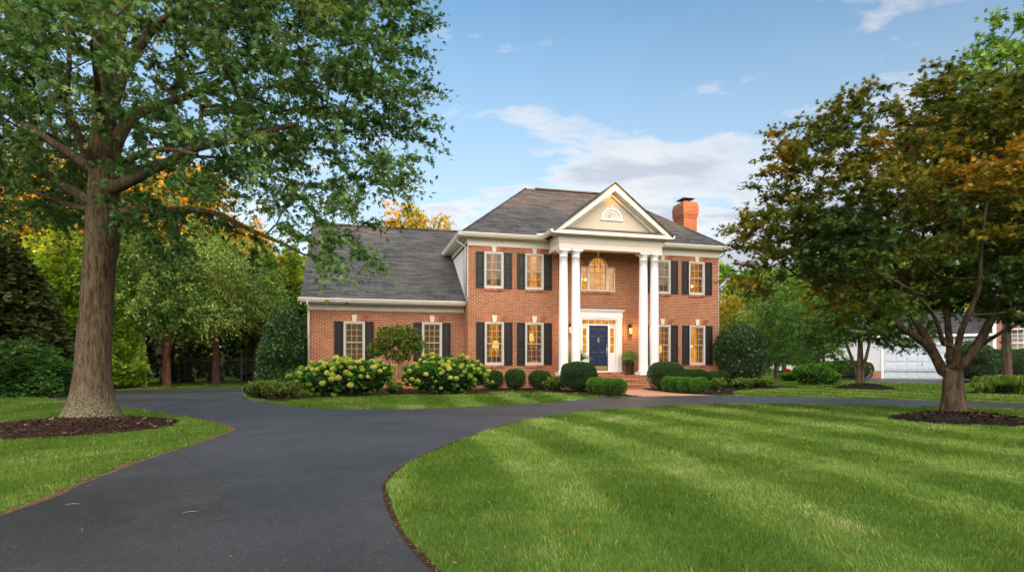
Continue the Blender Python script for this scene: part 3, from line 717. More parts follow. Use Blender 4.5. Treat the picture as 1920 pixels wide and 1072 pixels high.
def window(u,z0,z1,w,v,rows,cur,room,cl=.3,cr=.3,label=None):
    h=z1-z0; f=.062
    mb=MB(); mb.box(-w/2,-w/2+f,-.012,.10,0,h); mb.box(w/2-f,w/2,-.012,.10,0,h); mb.box(-w/2+f,w/2-f,-.012,.10,h-f,h); mb.box(-w/2+f,w/2-f,-.035,.10,0,.05)
    fr_=hpart('window',mb,M['sash'],loc=(u,v,z0),label=label); wi=w-2*f; mid=.05+(h-f-.05)*.5
    hpart('sash',sash_mb(wi,mid-.02,h-f,3,rows[0],.012,mt=.017),M['muntin'],fr_); hpart('sash',sash_mb(wi,.05,mid+.02,3,rows[1],.05,b=.07,mt=.017),M['muntin'],fr_)
    g=MB(); g.face([(-wi/2,.03,mid),(wi/2,.03,mid),(wi/2,.03,h-f),(-wi/2,.03,h-f)]); g.face([(-wi/2,.068,.05),(wi/2,.068,.05),(wi/2,.068,mid),(-wi/2,.068,mid)]); hpart('window_glass',g,M['glass'],fr_)
    # the lit room behind: back wall and cheeks
    g=MB(); D_=1.1; W_=w/2+.35
    g.face([(-W_,D_,-.3),(W_,D_,-.3),(W_,D_,h+.2),(-W_,D_,h+.2)])
    g.face([(-W_,.11,-.3),(-W_,D_,-.3),(-W_,D_,h+.2),(-W_,.11,h+.2)]); g.face([(W_,D_,-.3),(W_,.11,-.3),(W_,.11,h+.2),(W_,D_,h+.2)])
    g.face([(-W_,.11,h+.2),(-W_,D_,h+.2),(W_,D_,h+.2),(W_,.11,h+.2)]); g.face([(-W_,.11,-.3),(W_,.11,-.3),(W_,D_,-.3),(-W_,D_,-.3)]); hpart('lit_room',g,M[room],fr_)
    if cl>0: 
        m=drape(-w/2,-w/2+w*cl,-.02,h,.16,u)
        if cr>0:
            m2=drape(w/2-w*cr,w/2,-.02,h,.165,u+1); n=len(m.V); m.V+=m2.V; m.F+=[tuple(i+n for i in q) for q in m2.F]; m.S+=m2.S; m.M+=m2.M
        hpart('curtain',m,M[cur],fr_)
    elif cr>0: hpart('curtain',drape(w/2-w*cr,w/2,-.02,h,.165,u+1),M[cur],fr_)
    return fr_
def shutter_mesh(h,w=.365):
    m=MB(); f=.05; mid=h*.47
    m.box(-w/2,-w/2+f,-.045,0,0,h); m.box(w/2-f,w/2,-.045,0,0,h)
    for a,b in ((0,.07),(mid-.035,mid+.035),(h-.06,h)): m.box(-w/2+f,w/2-f,-.045,0,a,b)
    for a,b in ((.07,mid-.035),(mid+.035,h-.06)):
        m.box(-w/2+f,w/2-f,-.018,0,a,b); x0,x1=-w/2+f+.03,w/2-f-.03; a+=.04; b-=.04; k=.022
        m.hexa([(x0,-.018,a),(x1,-.018,a),(x1,-.0175,a),(x0,-.0175,a),(x0,-.018,b),(x1,-.018,b),(x1,-.0175,b),(x0,-.0175,b)])
        m.hexa([(x0,-.0185,a),(x1,-.0185,a),(x1-k,-.038,a+k),(x0+k,-.038,a+k),(x0,-.0185,b),(x1,-.0185,b),(x1-k,-.038,b-k),(x0+k,-.038,b-k)])
    return m
sm={'low':shutter_mesh(1.83).mesh('shutter',M['shutter']),'up':shutter_mesh(1.54).mesh('shutter_upper',M['shutter']),'wing':shutter_mesh(1.73).mesh('shutter_wing',M['shutter'])}
def shutters(u,z,w,v,key):
    for s in (-1,1): link('shutter',sm[key],house,(u+s*(w/2+.19),v-.003,z))
par_low=[('cur_dim','room_amber',.26,.2),('cur_dim','room_amber',.30,.28),('cur_amber','room_amber',.25,.45),('cur_amber','room_gold',.0,.42)]
par_up=[('cur_dim','room_amber',.4,.42),('cur_gold','room_gold',.36,.34),('cur_dim','room_faint',.5,.5),('cur_amber','room_amber',.2,.3)]
for u,p in zip(win_low,par_low):
    window(u,*LOW,WW,0,(3,3),*p); shutters(u,LOW[0],WW,0,'low'); lintel(u,LOW[1]+.002,WW,0); sill(u,LOW[0],WW+.06,0)
for u,p in zip(win_up,par_up):
    window(u,*UP,WW,0,(2,2),*p); shutters(u,UP[0],WW,0,'up'); lintel(u,UP[1]+.002,WW,0,clip=6.095); sill(u,UP[0],WW+.06,0)
for u,a,b in gw:
    window(u,a,b,.86,WV,(3,3),'cur_dim','room_faint',.5,.5); shutters(u,a,.86,WV,'wing'); lintel(u,b+.002,.86,WV); sill(u,a,.92,WV)
# arched window over the door
mb=MB(); v=-.015
for x0,x1 in ((AC-.82,AC-.46),(AC+.46,AC+.82)):
    mb.box(x0,x0+.055,v,.10,4.33,5.42); mb.box(x1-.055,x1,v,.10,4.33,5.42); mb.box(x0+.055,x1-.055,v,.10,5.36,5.42); mb.box(x0+.055,x1-.055,v-.02,.10,4.33,4.39)
mb.box(AC-.46,AC-.40,v-.01,.10,4.33,5.42); mb.box(AC+.40,AC+.46,v-.01,.10,4.33,5.42); mb.box(AC-.40,AC+.40,v-.02,.10,4.33,4.39)
def arcband(mb,r0,r1,y0,y1,cx,cz,n=20,a0=0,a1=math.pi):
    for i in range(n):
        t0=a0+(a1-a0)*i/n; t1=a0+(a1-a0)*(i+1)/n
        q=[(cx+r*math.cos(t),y,cz+r*math.sin(t)) for y in (y0,y1) for r,t in ((r0,t0),(r1,t0),(r1,t1),(r0,t1))]
        mb.hexa([q[4],q[5],q[1],q[0],q[7],q[6],q[2],q[3]])
arcband(mb,.40,.46,v-.01,.10,AC,5.42)
aw=hpart('arched_window',mb,M['sash'],label='round topped window with narrow sidelights above the door')
mb=MB()
for x in (-.133,.133): mb.box(AC+x-.010,AC+x+.010,.03,.05,4.39,5.42+math.sqrt(.16-x*x))
for z in (4.64,4.90,5.16,5.42): 
    for a,b in ((-.40,-.143),(-.123,.123),(.143,.40)): mb.box(AC+a,AC+b,.03,.05,z-.010,z+.010)
for t in (35,90,145):
    a=Vector((AC+.16*math.cos(R(t)),.038,5.42+.16*math.sin(R(t)))); b=Vector((AC+.40*math.cos(R(t)),.038,5.42+.40*math.sin(R(t)))); mb.tube([a,b],.009,4)
arcband(mb,.15,.17,.03,.045,AC,5.42,12)
for s in (-1,1):
    for z in (4.64,4.90,5.16): mb.box(AC+s*.64-.125,AC+s*.64+.125,.03,.05,z-.010,z+.010)
hpart('muntins',mb,M['muntin'],aw)
g=MB(); g.face([(AC-.82,.05,4.36),(AC+.82,.05,4.36),(AC+.82,.05,5.40),(AC-.82,.05,5.40)])
g.face([(AC+.43*math.cos(t),.055,5.40+.43*math.sin(t)) for t in np.linspace(0,math.pi,16)]); hpart('window_glass',g,M['glass'],aw)
g=MB(); g.box(AC-1.3,AC+1.3,.11,1.9,3.9,6.05); g.F=[f for i,f in enumerate(g.F) if i!=2]; g.S=g.S[:5]; g.M=g.M[:5]; hpart('lit_room',g,M['room_gold'],aw)
mb=MB(); k=[]                      # brick ring over the arch
for i in range(22):
    t0=math.pi*i/22+.012; t1=math.pi*(i+1)/22-.012
    if i in (10,11): continue
    if i==12: hpart('arch_bricks',mb,M['vous']); mb=MB()
    q=[(AC+r*math.cos(t),y,5.42+r*math.sin(t)) for y in (-.012,-.0005) for r,t in ((.465,t0),(.66,t0),(.66,t1),(.465,t1))]
    mb.hexa([q[4],q[5],q[1],q[0],q[7],q[6],q[2],q[3]])
hpart('arch_bricks',mb,M['vous']); mb=MB(); mb.prism([(AC-.05,-.04,5.87),(AC+.05,-.04,5.87),(AC+.085,-.04,6.12),(AC-.085,-.04,6.12)],(0,.04,0)); hpart('keystone',mb,M['stone']); sill(AC,4.33,1.68,0)
# doorway -----------------------------------------------------------
PZ=.59; mb=MB()
for x0,x1 in ((-1.02,-.82),(.90,1.12)):
    mb.box(x0,x1,-.07,0,PZ,3.14); mb.box(x0-.015,x1+.015,-.09,0,PZ,PZ+.2); mb.box(x0-.015,x1+.015,-.09,0,3.0,3.05)
mb.box(-1.05,1.15,-.09,0,3.14,3.42); mb.box(-1.09,1.19,-.15,0,3.42,3.47); mb.box(-1.12,1.22,-.19,0,3.47,3.52); mb.box(-.82,.90,-.06,.10,3.06,3.14)
ds=hpart('door_surround',mb,M['white'],bevel=.004); mb=MB(); mb.box(-1.13,1.23,-.20,0,3.52,3.545); hpart('flashing',mb,M['metal'],ds)
mb=MB(); dv=.06
mb.box(-.82,-.78,-.02,dv+.06,.72,3.06); mb.box(.84,.90,-.02,dv+.06,.72,3.06); mb.box(-.50,-.44,.02,dv+.06,.72,2.80); mb.box(.48,.54,.02,dv+.06,.72,2.80)
mb.box(-.78,.84,.02,dv+.06,2.80,2.86); mb.box(-.78,.84,.02,dv+.06,3.02,3.06)
for a,b in ((-.78,-.50),(.54,.84)):
    mb.box(a,b,dv-.01,dv+.03,.76,1.30); mb.box(a+.05,b-.05,dv-.025,dv-.01,.84,1.22)
    mb.box(a,a+.055,dv-.01,dv+.03,1.30,2.80); mb.box(b-.055,b,dv-.01,dv+.03,1.30,2.80); mb.box(a+.055,b-.055,dv-.01,dv+.03,2.68,2.80)
    mb.box(a+.055,b-.055,dv-.01,dv+.03,1.30,1.58)
    for z in (1.94,2.31): mb.box(a+.055,b-.055,dv-.005,dv+.02,z-.012,z+.012)
for i in range(1,5): x=-.78+1.62*i/5; mb.box(x-.009,x+.009,dv-.01,dv+.02,2.86,3.02)
mb.box(-.78,.84,-.06,dv+.06,.68,.76)
hpart('door_frame',mb,M['white'])
g=MB(); g.face([(-.78,dv+.012,1.5),(-.50,dv+.012,1.5),(-.50,dv+.012,2.75),(-.78,dv+.012,2.75)]); g.face([(.54,dv+.012,1.5),(.84,dv+.012,1.5),(.84,dv+.012,2.75),(.54,dv+.012,2.75)]); g.face([(-.78,dv+.012,2.86),(.84,dv+.012,2.86),(.84,dv+.012,3.02),(-.78,dv+.012,3.02)])
hpart('window_glass',g,M['glass'],ds)
g=MB(); g.face([(-.95,.7,.8),(1.0,.7,.8),(1.0,.7,3.2),(-.95,.7,3.2)]); g.box(-.95,1.0,.13,.7,3.1,3.2); g.box(-.96,-.95,.13,.7,.7,3.2); g.box(1.,1.01,.13,.7,.7,3.2); hpart('lit_hall',g,M['room_gold'],ds)
mb=MB(); x0,x1,z0,z1=-.44,.48,.76,2.80; y=.045; W=x1-x0
mb.box(x0,x1,y+.012,y+.05,z0,z1)
st=[(0,.11),(.41,.51),(.81,.92)]
for a,b in st: mb.box(x0+a,x0+b,y,y+.012,z0,z1)
rows=[(z0,z0+.22),(z0+.88,z0+1.04),(z0+1.60,z0+1.70),(z1-.12,z1)]
for a,b in rows:
    for c,d in ((.11,.41),(.51,.81)): mb.box(x0+c,x0+d,y,y+.012,a,b)
for (a,b) in ((z0+.22,z0+.88),(z0+1.04,z0+1.60),(z0+1.70,z1-.12)):
    for c,d in ((.11,.41),(.51,.81)):
        k=.045; mb.hexa([(x0+c+.02,y+.0118,a+.02),(x0+d-.02,y+.0118,a+.02),(x0+d-k,y+.002,a+k),(x0+c+k,y+.002,a+k),(x0+c+.02,y+.0118,b-.02),(x0+d-.02,y+.0118,b-.02),(x0+d-k,y+.002,b-k),(x0+c+k,y+.002,b-k)])
door=hpart('door',mb,M['door'],label='navy blue six panel front door')
mb=MB(); mb.box(-.40,.44,y-.006,y-.001,.79,.98); hpart('kick_plate',mb,M['brass'],door)
mb=MB(); mb.tube([(.42,y-.04,1.78),(.42,y-.055,1.68),(.42,y-.055,1.55),(.42,y-.02,1.50)],.013,8); mb.box(.40,.44,y-.012,y,1.44,1.86); mb.lathe([(.0,0),(.03,0),(.03,.02),(0,.02)],(.42,y-.01,1.92),12); hpart('door_handle',mb,M['steel'],door)
mb=MB(); mb.tube([(.02,y-.02,2.20),(-.03,y-.03,2.14),(-.02,y-.035,2.07),(.02,y-.035,2.03),(.06,y-.035,2.07),(.07,y-.03,2.14),(.02,y-.02,2.20)],.008,6); mb.lathe([(0,0),(.028,.01),(.02,.05),(0,.06)],(.02,y-.015,2.19),10); hpart('door_knocker',mb,M['brass'],door)
# porch floor, steps -------------------------------------------------
mb=MB(); mb.box(-2.55,2.6,-1.42,0,-.1,PZ); mb.box(-.95,1.05,-.34,0,PZ,.70)
mb.box(-1.25,1.12,-1.74,-1.42,-.1,.395); mb.box(-1.25,1.12,-2.05,-1.74,-.1,.20)
hpart('porch_steps',mb,M['brick'])
mb=MB(); n=70
for i in range(n):
    a=-2.57+i*5.19/n; mb.box(a+.004,a+5.19/n-.004,-1.45,-1.25,PZ-.052,PZ+.006)
hpart('step_nosing',mb,M['vous'])
for (v0,z) in ((-1.77,.40),(-2.08,.205)):
    mb=MB()
    for i in range(32): a=-1.26+i*2.39/32; mb.box(a+.004,a+2.39/32-.004,v0,v0+.22,z-.052,z+.004)
    hpart('step_nosing',mb,M['vous'])
mb=MB()
for i in range(26): a=-.95+i*2.0/26; mb.box(a+.004,a+2./26-.004,-.36,-.16,PZ+.004,.706)
hpart('door_sill',mb,M['vous'])
# columns -------------------------------------------------------------
mb=MB(); Z0,Z1=PZ+.006,5.90
prof=[(.205,.12),(.235,.125),(.245,.15),(.235,.175),(.21,.18),(.205,.20)]
H_=Z1-Z0
for i in range(13): t=i/12; prof.append((.203-.033*max(0,(t-.25)/.75)**1.5, .22+t*(H_-.22-.32)))
prof+=[(.185,H_-.315),(.188,H_-.30),(.172,H_-.285),(.170,H_-.20),(.18,H_-.19),(.185,H_-.17),(.235,H_-.10),(.242,H_-.08)]
mb.lathe(prof,(0,0,0),32); sh_me=mb.mesh('column',M['white'])
b1=MB(); b1.box(-.27,.27,-.27,.27,0,.12); base_me=b1.mesh('column_base',M['white'])
b2=MB(); b2.box(-.25,.25,-.25,.25,H_-.08,H_-.001); cap_me=b2.mesh('column_capital',M['white'])
for u in (-2.05,-1.50,1.65,2.18):
    c_=link('column',sh_me,house,(u,-1.1,Z0)); link('base',base_me,c_); link('capital',cap_me,c_)
# entablature ----------------------------------------------------------
e0,e1,ef=-2.33,2.42,-1.36; mb=MB()
for (o,z0,z1) in ((0,5.90,6.16),(.022,6.16,6.40)):
    mb.box(e0-o,e1+o,ef-o,ef+.42,z0,z1); mb.box(e0-o,e0+.42,ef+.42,0,z0,z1); mb.box(e1-.42,e1+o,ef+.42,0,z0,z1)
mb.box(e0+.42,e1-.42,ef+.42,0,6.12,6.16)
ent=hpart('entablature',mb,M['trim'])
mb=MB()
for z0,z1,o in ((6.40,6.45,.10),): mb.box(e0-o,e1+o,ef-o,-.4,z0,z1)
hpart('bed_mould',mb,M['trim'],ent)
# pediment -------------------------------------------------------------
pc=.02; pl,pr=-2.66,2.68; pf=-1.76; az=8.66; bz=6.60
mb=MB(); mb.box(pl,pr,pf,ef+.3,6.45,6.60); hpart('cornice',mb,M['trim'],ent)
ped=MB(); ped.prism([(pl+.3,-1.32,6.60),(pr-.3,-1.32,6.60),(pc,-1.32,8.40)],(0,.1,0)); pd=hpart('pediment',ped,M['stucco'])
mb=MB()
d=Vector((pr-pc,0,bz-az)).normalized(); nrm=Vector((-d.z,0,d.x))*1.0
for s,px in ((-1,pl),(1,pr)):
    a=Vector((px,0,bz+.02)); b=Vector((pc,0,az)); t=(b-a).normalized(); nn=Vector((0,1,0)).cross(t); nn=nn if nn.z>0 else -nn
    def bar(y0,y1,h0,h1):
        # h measured below the top edge, perpendicular; ends cut plumb at the ridge and level at the eave
        kv=1/nn.z
        q=[]
        for y in (y0,y1):
            A_=Vector((px,y,bz+.02-h0*kv)); B_=Vector((pc,y,az-h0*kv)); Cc_=Vector((pc,y,az-h1*kv)); D_=Vector((px,y,bz+.02-h1*kv))
            # cut the lower end at z=6.60
            def cut(P,Q): 
                if P.z<6.60: f=(6.60-P.z)/(Q.z-P.z); return P+(Q-P)*f
                return P
            q.append([cut(A_,B_),B_,Cc_,cut(D_,Cc_)])
        mb.prism([tuple(x) for x in (q[0] if s<0 else q[0][::-1])],(0,y1-y0,0))
    bar(pf,pf+.035,.0,.24); bar(pf+.035,ef+.35,.06,.10); bar(ef-.06,ef+.0,.24,.36); bar(pf+.035,ef-.0,.20,.24)
hpart('raking_cornice',mb,M['trim'],pd)
mb=MB()                            # shingled shelf at the foot of the pediment
mb.hexa([(pl+.28,pf-.01,6.601),(pr-.28,pf-.01,6.601),(pr-.55,-1.325,6.601),(pl+.55,-1.325,6.601),(pl+.36,pf-.012,6.64),(pr-.36,pf-.012,6.64),(pr-.62,-1.325,6.80),(pl+.62,-1.325,6.80)]); hpart('pediment_shelf_roof',mb,M['roof2'],pd)
mb=MB()
k=1.02
for s in (-1,1):
    ex=pc+s*(pr-pc+.06); ez=bz-.02
    slab(mb,[(ex,pf-.05,ez),(pc,pf-.05,az+.05),(pc,3.1,az+.05),(ex,3.1,ez)],.06)
hpart('portico_roof',mb,M['roof'])
mb=MB()
for s,x in ((-1,pl-.05),(1,pr+.05)):
    hpart('gutter',gutter('g',(x,pf+.02,6.60),(x,EF-.10,6.60),(s,0,0),.13,.12),M['trim'])
    mb=MB(); mb.box(*((pl-.06,pl+.02) if s<0 else (pr-.02,pr+.06)),pf+.02,0,6.45,6.60); hpart('fascia',mb,M['trim'])
mb=MB(); mb.box(-3.02,-2.78,-.52,-.40,6.56,6.66); mb.box(-2.78,-2.74,-.56,-.36,6.56,6.68); hpart('gutter_splash_guard',mb,M['sash'])
# half round vent
mb=MB(); vx,vz=.05,7.26; arcband(mb,.40,.48,-1.36,-1.31,vx,vz,18); mb.box(vx-.50,vx+.50,-1.375,-1.31,vz-.07,vz); 
for i in range(1,8):
    t=math.pi*i/8; mb.tube([(vx+.09*math.cos(t),-1.335,vz+.09*math.sin(t)),(vx+.40*math.cos(t),-1.335,vz+.40*math.sin(t))],.011,4)
arcband(mb,.05,.09,-1.35,-1.32,vx,vz,8); arcband(mb,.27,.29,-1.345,-1.32,vx,vz,14); mb.box(vx-.02,vx+.02,-1.36,-1.32,vz+.48,vz+.58)
vt=hpart('half_round_vent',mb,M['white'],pd); mb=MB(); mb.face([(vx+.41*math.cos(t),-1.324,vz+.41*math.sin(t)) for t in np.linspace(0,math.pi,20)][::-1]); hpart('vent_panel',mb,M['soffit'],pd)
# wall lanterns ---------------------------------------------------------
def lantern(u,z):
    mb=MB(); mb.box(-.05,.05,-.02,0,-.02,.28); mb.tube([(0,-.02,.22),(0,-.07,.30),(0,-.13,.28),(0,-.15,.20)],.011,6)
    mb.lathe([(.0,.21),(.03,.20),(.06,.16),(.095,.12),(.10,.11)],(0,-.15,0),6,smooth=False)
    mb.lathe([(.0,-.25),(.02,-.24),(.035,-.20),(.055,-.17),(.06,-.16)],(0,-.15,0),6,smooth=False)
    for i in range(6):
        t=math.pi*2*i/6; mb.tube([(.058*math.cos(t),-.15+.058*math.sin(t),-.16),(.094*math.cos(t),-.15+.094*math.sin(t),.12)],.006,4)
    o=hpart('wall_lantern',mb,M['iron'],loc=(u,0,z)); g=MB(); g.lathe([(.05,-.15),(.088,.11)],(0,-.15,0),6,smooth=False); hpart('lantern_glass',g,M['lantern_glass'],o)
    L=bpy.data.lights.new('lantern_light','POINT'); L.energy=32*K; L.color=(1,.48,.14); L.shadow_soft_size=.06; lo=bpy.data.objects.new('lantern_light',L); COL.objects.link(lo); lo.parent=o; lo.location=(0,-.30,.0)
lantern(-1.35,2.58); lantern(1.52,2.58)
# lamps seen through the windows ----------------------------------------
def table_lamp(u,z,y,h,label,tiers=1):
    p=hw(u,y,z); t=empty('table_lamp',p,TH); tag(t,label,'lamp')
    mb=MB(); mb.lathe([(.07,0),(.07,.02),(.025,.05),(.06,.14),(.065,.2),(.02,.27),(.012,.34)],n=16); mb.build('lamp_base',M['brass'],t)
    mb=MB(); mb.lathe([(.15,.32),(.10,.32+h)],n=20); mb.build('lamp_shade',M['lampglow'],t)
    mb=MB(); mb.box(-.38,.38,-.2,.3,-.55,-.02); tb=mb.build('side_table',M['terracotta'],None,p,TH); tag(tb,'dark side table carrying the lamp '+label.split('glowing ')[1],'table')
table_lamp(-4.60,1.45,.62,.32,'table lamp glowing behind the lower window beside the house corner')
table_lamp(-2.98,1.78,.62,.34,'tall shaded table lamp glowing behind the lower window nearest the left columns')
table_lamp(3.42,1.30,.62,.34,'table lamp glowing behind the lower window next to the right columns')
def chandelier(u,z,y,r,n,label):
    p=hw(u,y,z); t=empty('chandelier',p,TH); tag(t,label,'chandelier'); mb=MB(); mb.lathe([(.01,-.12),(.05,-.08),(.03,0),(.05,.06),(.012,.1),(.008,.6)],n=10)
    for i in range(n):
        a=2*math.pi*i/n+.3; c,s=math.cos(a),math.sin(a); mb.tube([(.03*c,.03*s,-.03),(.5*r*c,.5*r*s,-.09),(r*c,r*s,-.04),(r*c,r*s,.02)],.008,5)
    mb.build('frame',M['brass'],t)
    for i in range(n):
        a=2*math.pi*i/n+.3; g=MB(); g.lathe([(.004,.03),(.034,.05),(.03,.10),(.004,.15)],(r*math.cos(a),r*math.sin(a),0),8); g.build('bulb',M['bulb'],t)
chandelier(-.52,4.86,.75,.22,6,'brass chandelier with glowing bulbs hanging behind the arched upper window')
chandelier(4.86,1.85,.62,.20,6,'small chandelier of candle bulbs behind the rightmost lower window')
chandelier(4.98,4.72,.66,.16,5,'small chandelier glowing behind the rightmost upper window')
# ------------------------------------------------------------------ ground
drive_out=[(-3.55,-22),(-3.6,-8),(-3.65,0),(-3.77,4.35),(-3.99,5.43),(-4.27,7.1),(-4.40,8.5),(-4.55,9.45),(-4.85,10.15),(-5.5,10.95),(-6.5,12.0),(-8.03,13.3),(-9.8,14.8),(-12.0,16.4),(-14.3,18.2),(-15.8,20.6),(-15.9,22.9),(-14.7,25.1),(-13.0,27.1),(-12.3,29.5),(-12.8,33),(-14,40)]
drive_gar=[(-12.2,40),(-10.9,34),(-9.5,28.4),(-8.45,24.4),(-8.9,23.4),(-9.35,21.8),(-9.2,20.2),(-8.55,18.9),(-7.7,17.5),(-6.7,16.2),(-5.27,14.75),(-3.8,14.15),(-2.3,14.15),(-.82,15.05),(.58,16.1),(2.08,17.7),(3.0,18.95),(3.65,19.2),(4.9,19.6),(5.97,19.95),(6.9,20.0),(8.53,19.6),(10.2,18.7),(11.8,17.8),(14.15,16.3),(18,14.2),(24,11.5),(34,7)]
drive_in=[(34,3.4),(24,8),(17,11.8),(12.36,14.1),(10.1,15.0),(7.0,15.95),(4.76,15.5),(2.4,14.15),(1.03,12.7),(0,10.8),(-.62,9.0),(-1.0,7.35),(-1.17,6.3),(-1.17,5.6),(-1.05,4.95),(-.72,3.9),(-.37,3.1),(.1,2.2),(.7,1.1),(1.2,-2),(1.3,-8),(1.3,-22)]
def poly(*segs): 
    out=[]
    for s,k in segs: out+= [tuple(p) for p in spline(s,k)]
    return out
# the outer edge is a spline except at sharp corners
P_drive=poly((drive_out,5),(drive_gar,5),(drive_in,5))
def wob(P,a=.02,f=1.7):
    P=np.array(P); z=np.zeros((len(P),1)); q=np.concatenate([P*f,z],1); P=P+(np.stack([vnoise(q),vnoise(q+7.7)],1)-.5)*2*a; return [tuple(p) for p in P]
def densify(P,d=.12):
    out=[]; n=len(P)
    for i in range(n):
        a=np.array(P[i]); b=np.array(P[(i+1)%n]); L=np.linalg.norm(b-a); k=max(1,int(min(L,30)/d)) if a[1]<30 and a[1]>-1 else 1
        for j in range(k): out.append(tuple(a+(b-a)*j/k))
    return out
P_drive=wob(densify(P_drive),.022,2.3)
def sheet(name,P,z,mat,kind='structure'):
    bm=bmesh.new(); f=bm.faces.new([bm.verts.new((x,y,z)) for x,y in P]); bm.normal_update()
    if f.normal.z<0: f.normal_flip()
    bmesh.ops.triangulate(bm,faces=[f]); me=bpy.data.meshes.new(name); bm.to_mesh(me); bm.free(); me.materials.append(mat)
    o=link(name,me); o['kind']=kind; return o
g=MB(); g.face([(-260,-120,0),(260,-120,0),(260,420,0),(-260,420,0)]); lawn=g.build('lawn',M['turf'],uv=False); lawn['kind']='structure'
sheet('driveway',P_drive,.012,M['asphalt'])
def ribbon(name,P,w,z,mat,off=0.):
    P=np.array(P); t=np.gradient(P,axis=0); t=nz(t); nr=np.stack([-t[:,1],t[:,0]],1); m=MB()
    q=np.concatenate([P*3.,np.zeros((len(P),1))],1); ww=w*(.15+1.7*vnoise(q)); A=P+nr*(off-.02); B=P+nr*(off+ww)[:,None] if hasattr(off,'__len__') else P+nr*(off+ww[:,None])
    for i in range(len(P)-1): m.face([(*A[i],z),(*A[i+1],z),(*B[i+1],z),(*B[i],z)])
    o=m.build(name,mat,uv=False); o['kind']='structure'; ribs.append([tuple(p) for p in A]+[tuple(p) for p in B[::-1]]); return o
ribs=[]
Eo=[tuple(p) for p in np.array(spline(drive_out[:11],14))]; Ei=[tuple(p) for p in np.array(spline(drive_in[6:20],14))]
ribbon('soil_edge',Eo,.075,.014,M['soil'],-.035); ribbon('soil_edge',Ei,.02,.014,M['soil2'],-.015)
# walkway from the steps to the drive
s0=hw(-1.25,-2.05); s1=hw(1.18,-2.05)
P_walk=[(s0.x,s0.y),(s1.x,s1.y),(5.72,24.0),(5.9,22.6),(6.2,21.1),(6.9,20.02),(6.2,19.99),(5.2,19.72),(4.3,19.42),(4.1,19.9),(4.0,20.7),(3.9,21.8),(3.75,22.8)]
sheet('brick_walkway',P_walk,.016,M['paver'])
# planting beds
def bed(name,P,h,mat,seed,chips,kind='structure',wobble=.05):
    """a low mound of mulch with chips lying on it"""
    P=np.array(wob(densify(spline(P,6,True),.1),wobble,3.)); c=P.mean(0); n=len(P); m=MB(); r=np.random.default_rng(seed); rings=10
    V=[]; 
    for k in range(rings+1):
        t=k/rings; q=P+(c-P)*t; e=1-(1-t)**2.2; z=.006+h*e; nn=vnoise(np.concatenate([q*5,np.full((n,1),seed*1.3)],1))
        zz=z+(nn-.4)*.035*min(1,t*6)+r.random(n)*.012*min(1,t*6); V+= [(q[i][0],q[i][1],zz[i] if t<1 else z) for i in range(n)]
    m.V=V
    for k in range(rings):
        for i in range(n): j=(i+1)%n; m.F.append((k*n+i,k*n+j,(k+1)*n+j,(k+1)*n+i)); m.S.append(True); m.M.append(0)
    t=r.random(chips)**1.3*.97; i=r.integers(0,n,chips); q=P[i]+(c-P[i])*t[:,None]; z=.014+h*(1-(1-t)**2.2)+.012
    for k in range(chips):
        a=r.random()*math.pi; L=.015+.05*r.random()**2; w=.004+.008*r.random(); dx,dy=math.cos(a)*L,math.sin(a)*L; ex,ey=-math.sin(a)*w,math.cos(a)*w; x,y=q[k]; zz=z[k]; tl=(r.random()-.5)*L*.9
        m.face([(x-dx-ex,y-dy-ey,zz-tl),(x+dx-ex,y+dy-ey,zz+tl),(x+dx*.8+ex,y+dy*.8+ey,zz+tl+.006),(x-dx+ex,y-dy+ey,zz-tl+.006)],m=1)
    o=m.build(name,[mat,M['chip']],uv=False); o['kind']=kind; return o,P
def circ(cx,cy,rx,ry,n=14,s=0): 
    r=np.random.default_rng(s); return [(cx+rx*math.cos(2*math.pi*i/n)*(1+.07*(r.random()-.5)),cy+ry*math.sin(2*math.pi*i/n)*(1+.07*(r.random()-.5))) for i in range(n)]
OAK=(-7.72,10.85); MAP=(8.72,11.65)
b_oak,P_oak=bed('mulch_ring',circ(-7.6,10.15,1.62,1.68,s=1),.13,M['mulch'],1,2600)
b_map,P_map=bed('mulch_ring',circ(8.76,11.42,1.27,1.12,s=2),.15,M['mulch2'],2,1500)
bedA=[(-8.5,19.0),(-7.5,17.55),(-6.55,16.75),(-6.35,17.6),(-6.3,19.3),(-4.85,20.5),(-2.8,21.6),(-1.2,22.0),(.3,22.3),(1.7,21.9),(2.6,20.3),(3.0,19.15),(3.6,19.3),(4.0,19.75),(3.95,20.7),(3.85,21.8),(3.6,22.9),(2.2,25.1),(-1.8,28.9),(-8.2,25.0),(-8.9,23.4),(-9.25,21.8),(-9.1,20.2)]
def flatbed(name,P,z,mat,seed,chips):
    P=wob(densify(P,.15),.05,2.); o=sheet(name,P,z,mat); r=np.random.default_rng(seed); A=np.array(P); lo,hi=A.min(0),A.max(0); q=lo+(hi-lo)*r.random((chips*3,2)); q=q[inside(P,q[:,0],q[:,1])][:chips]; m=MB()
    for x,y in q:
        a=r.random()*math.pi; L=.02+.06*r.random()**2; w=.006+.012*r.random(); dx,dy=math.cos(a)*L,math.sin(a)*L; ex,ey=-math.sin(a)*w,math.cos(a)*w; tl=(r.random())*L*.4
        m.face([(x-dx-ex,y-dy-ey,z+.004),(x+dx-ex,y+dy-ey,z+tl+.004),(x+dx*.8+ex,y+dy*.8+ey,z+tl+.012),(x-dx+ex,y-dy+ey,z+.01)])
    c=m.build('mulch_chips',M['chip'],uv=False); c['kind']='stuff'; return P
P_bedA=flatbed('planting_bed',bedA,.022,M['mulch'],11,3500)
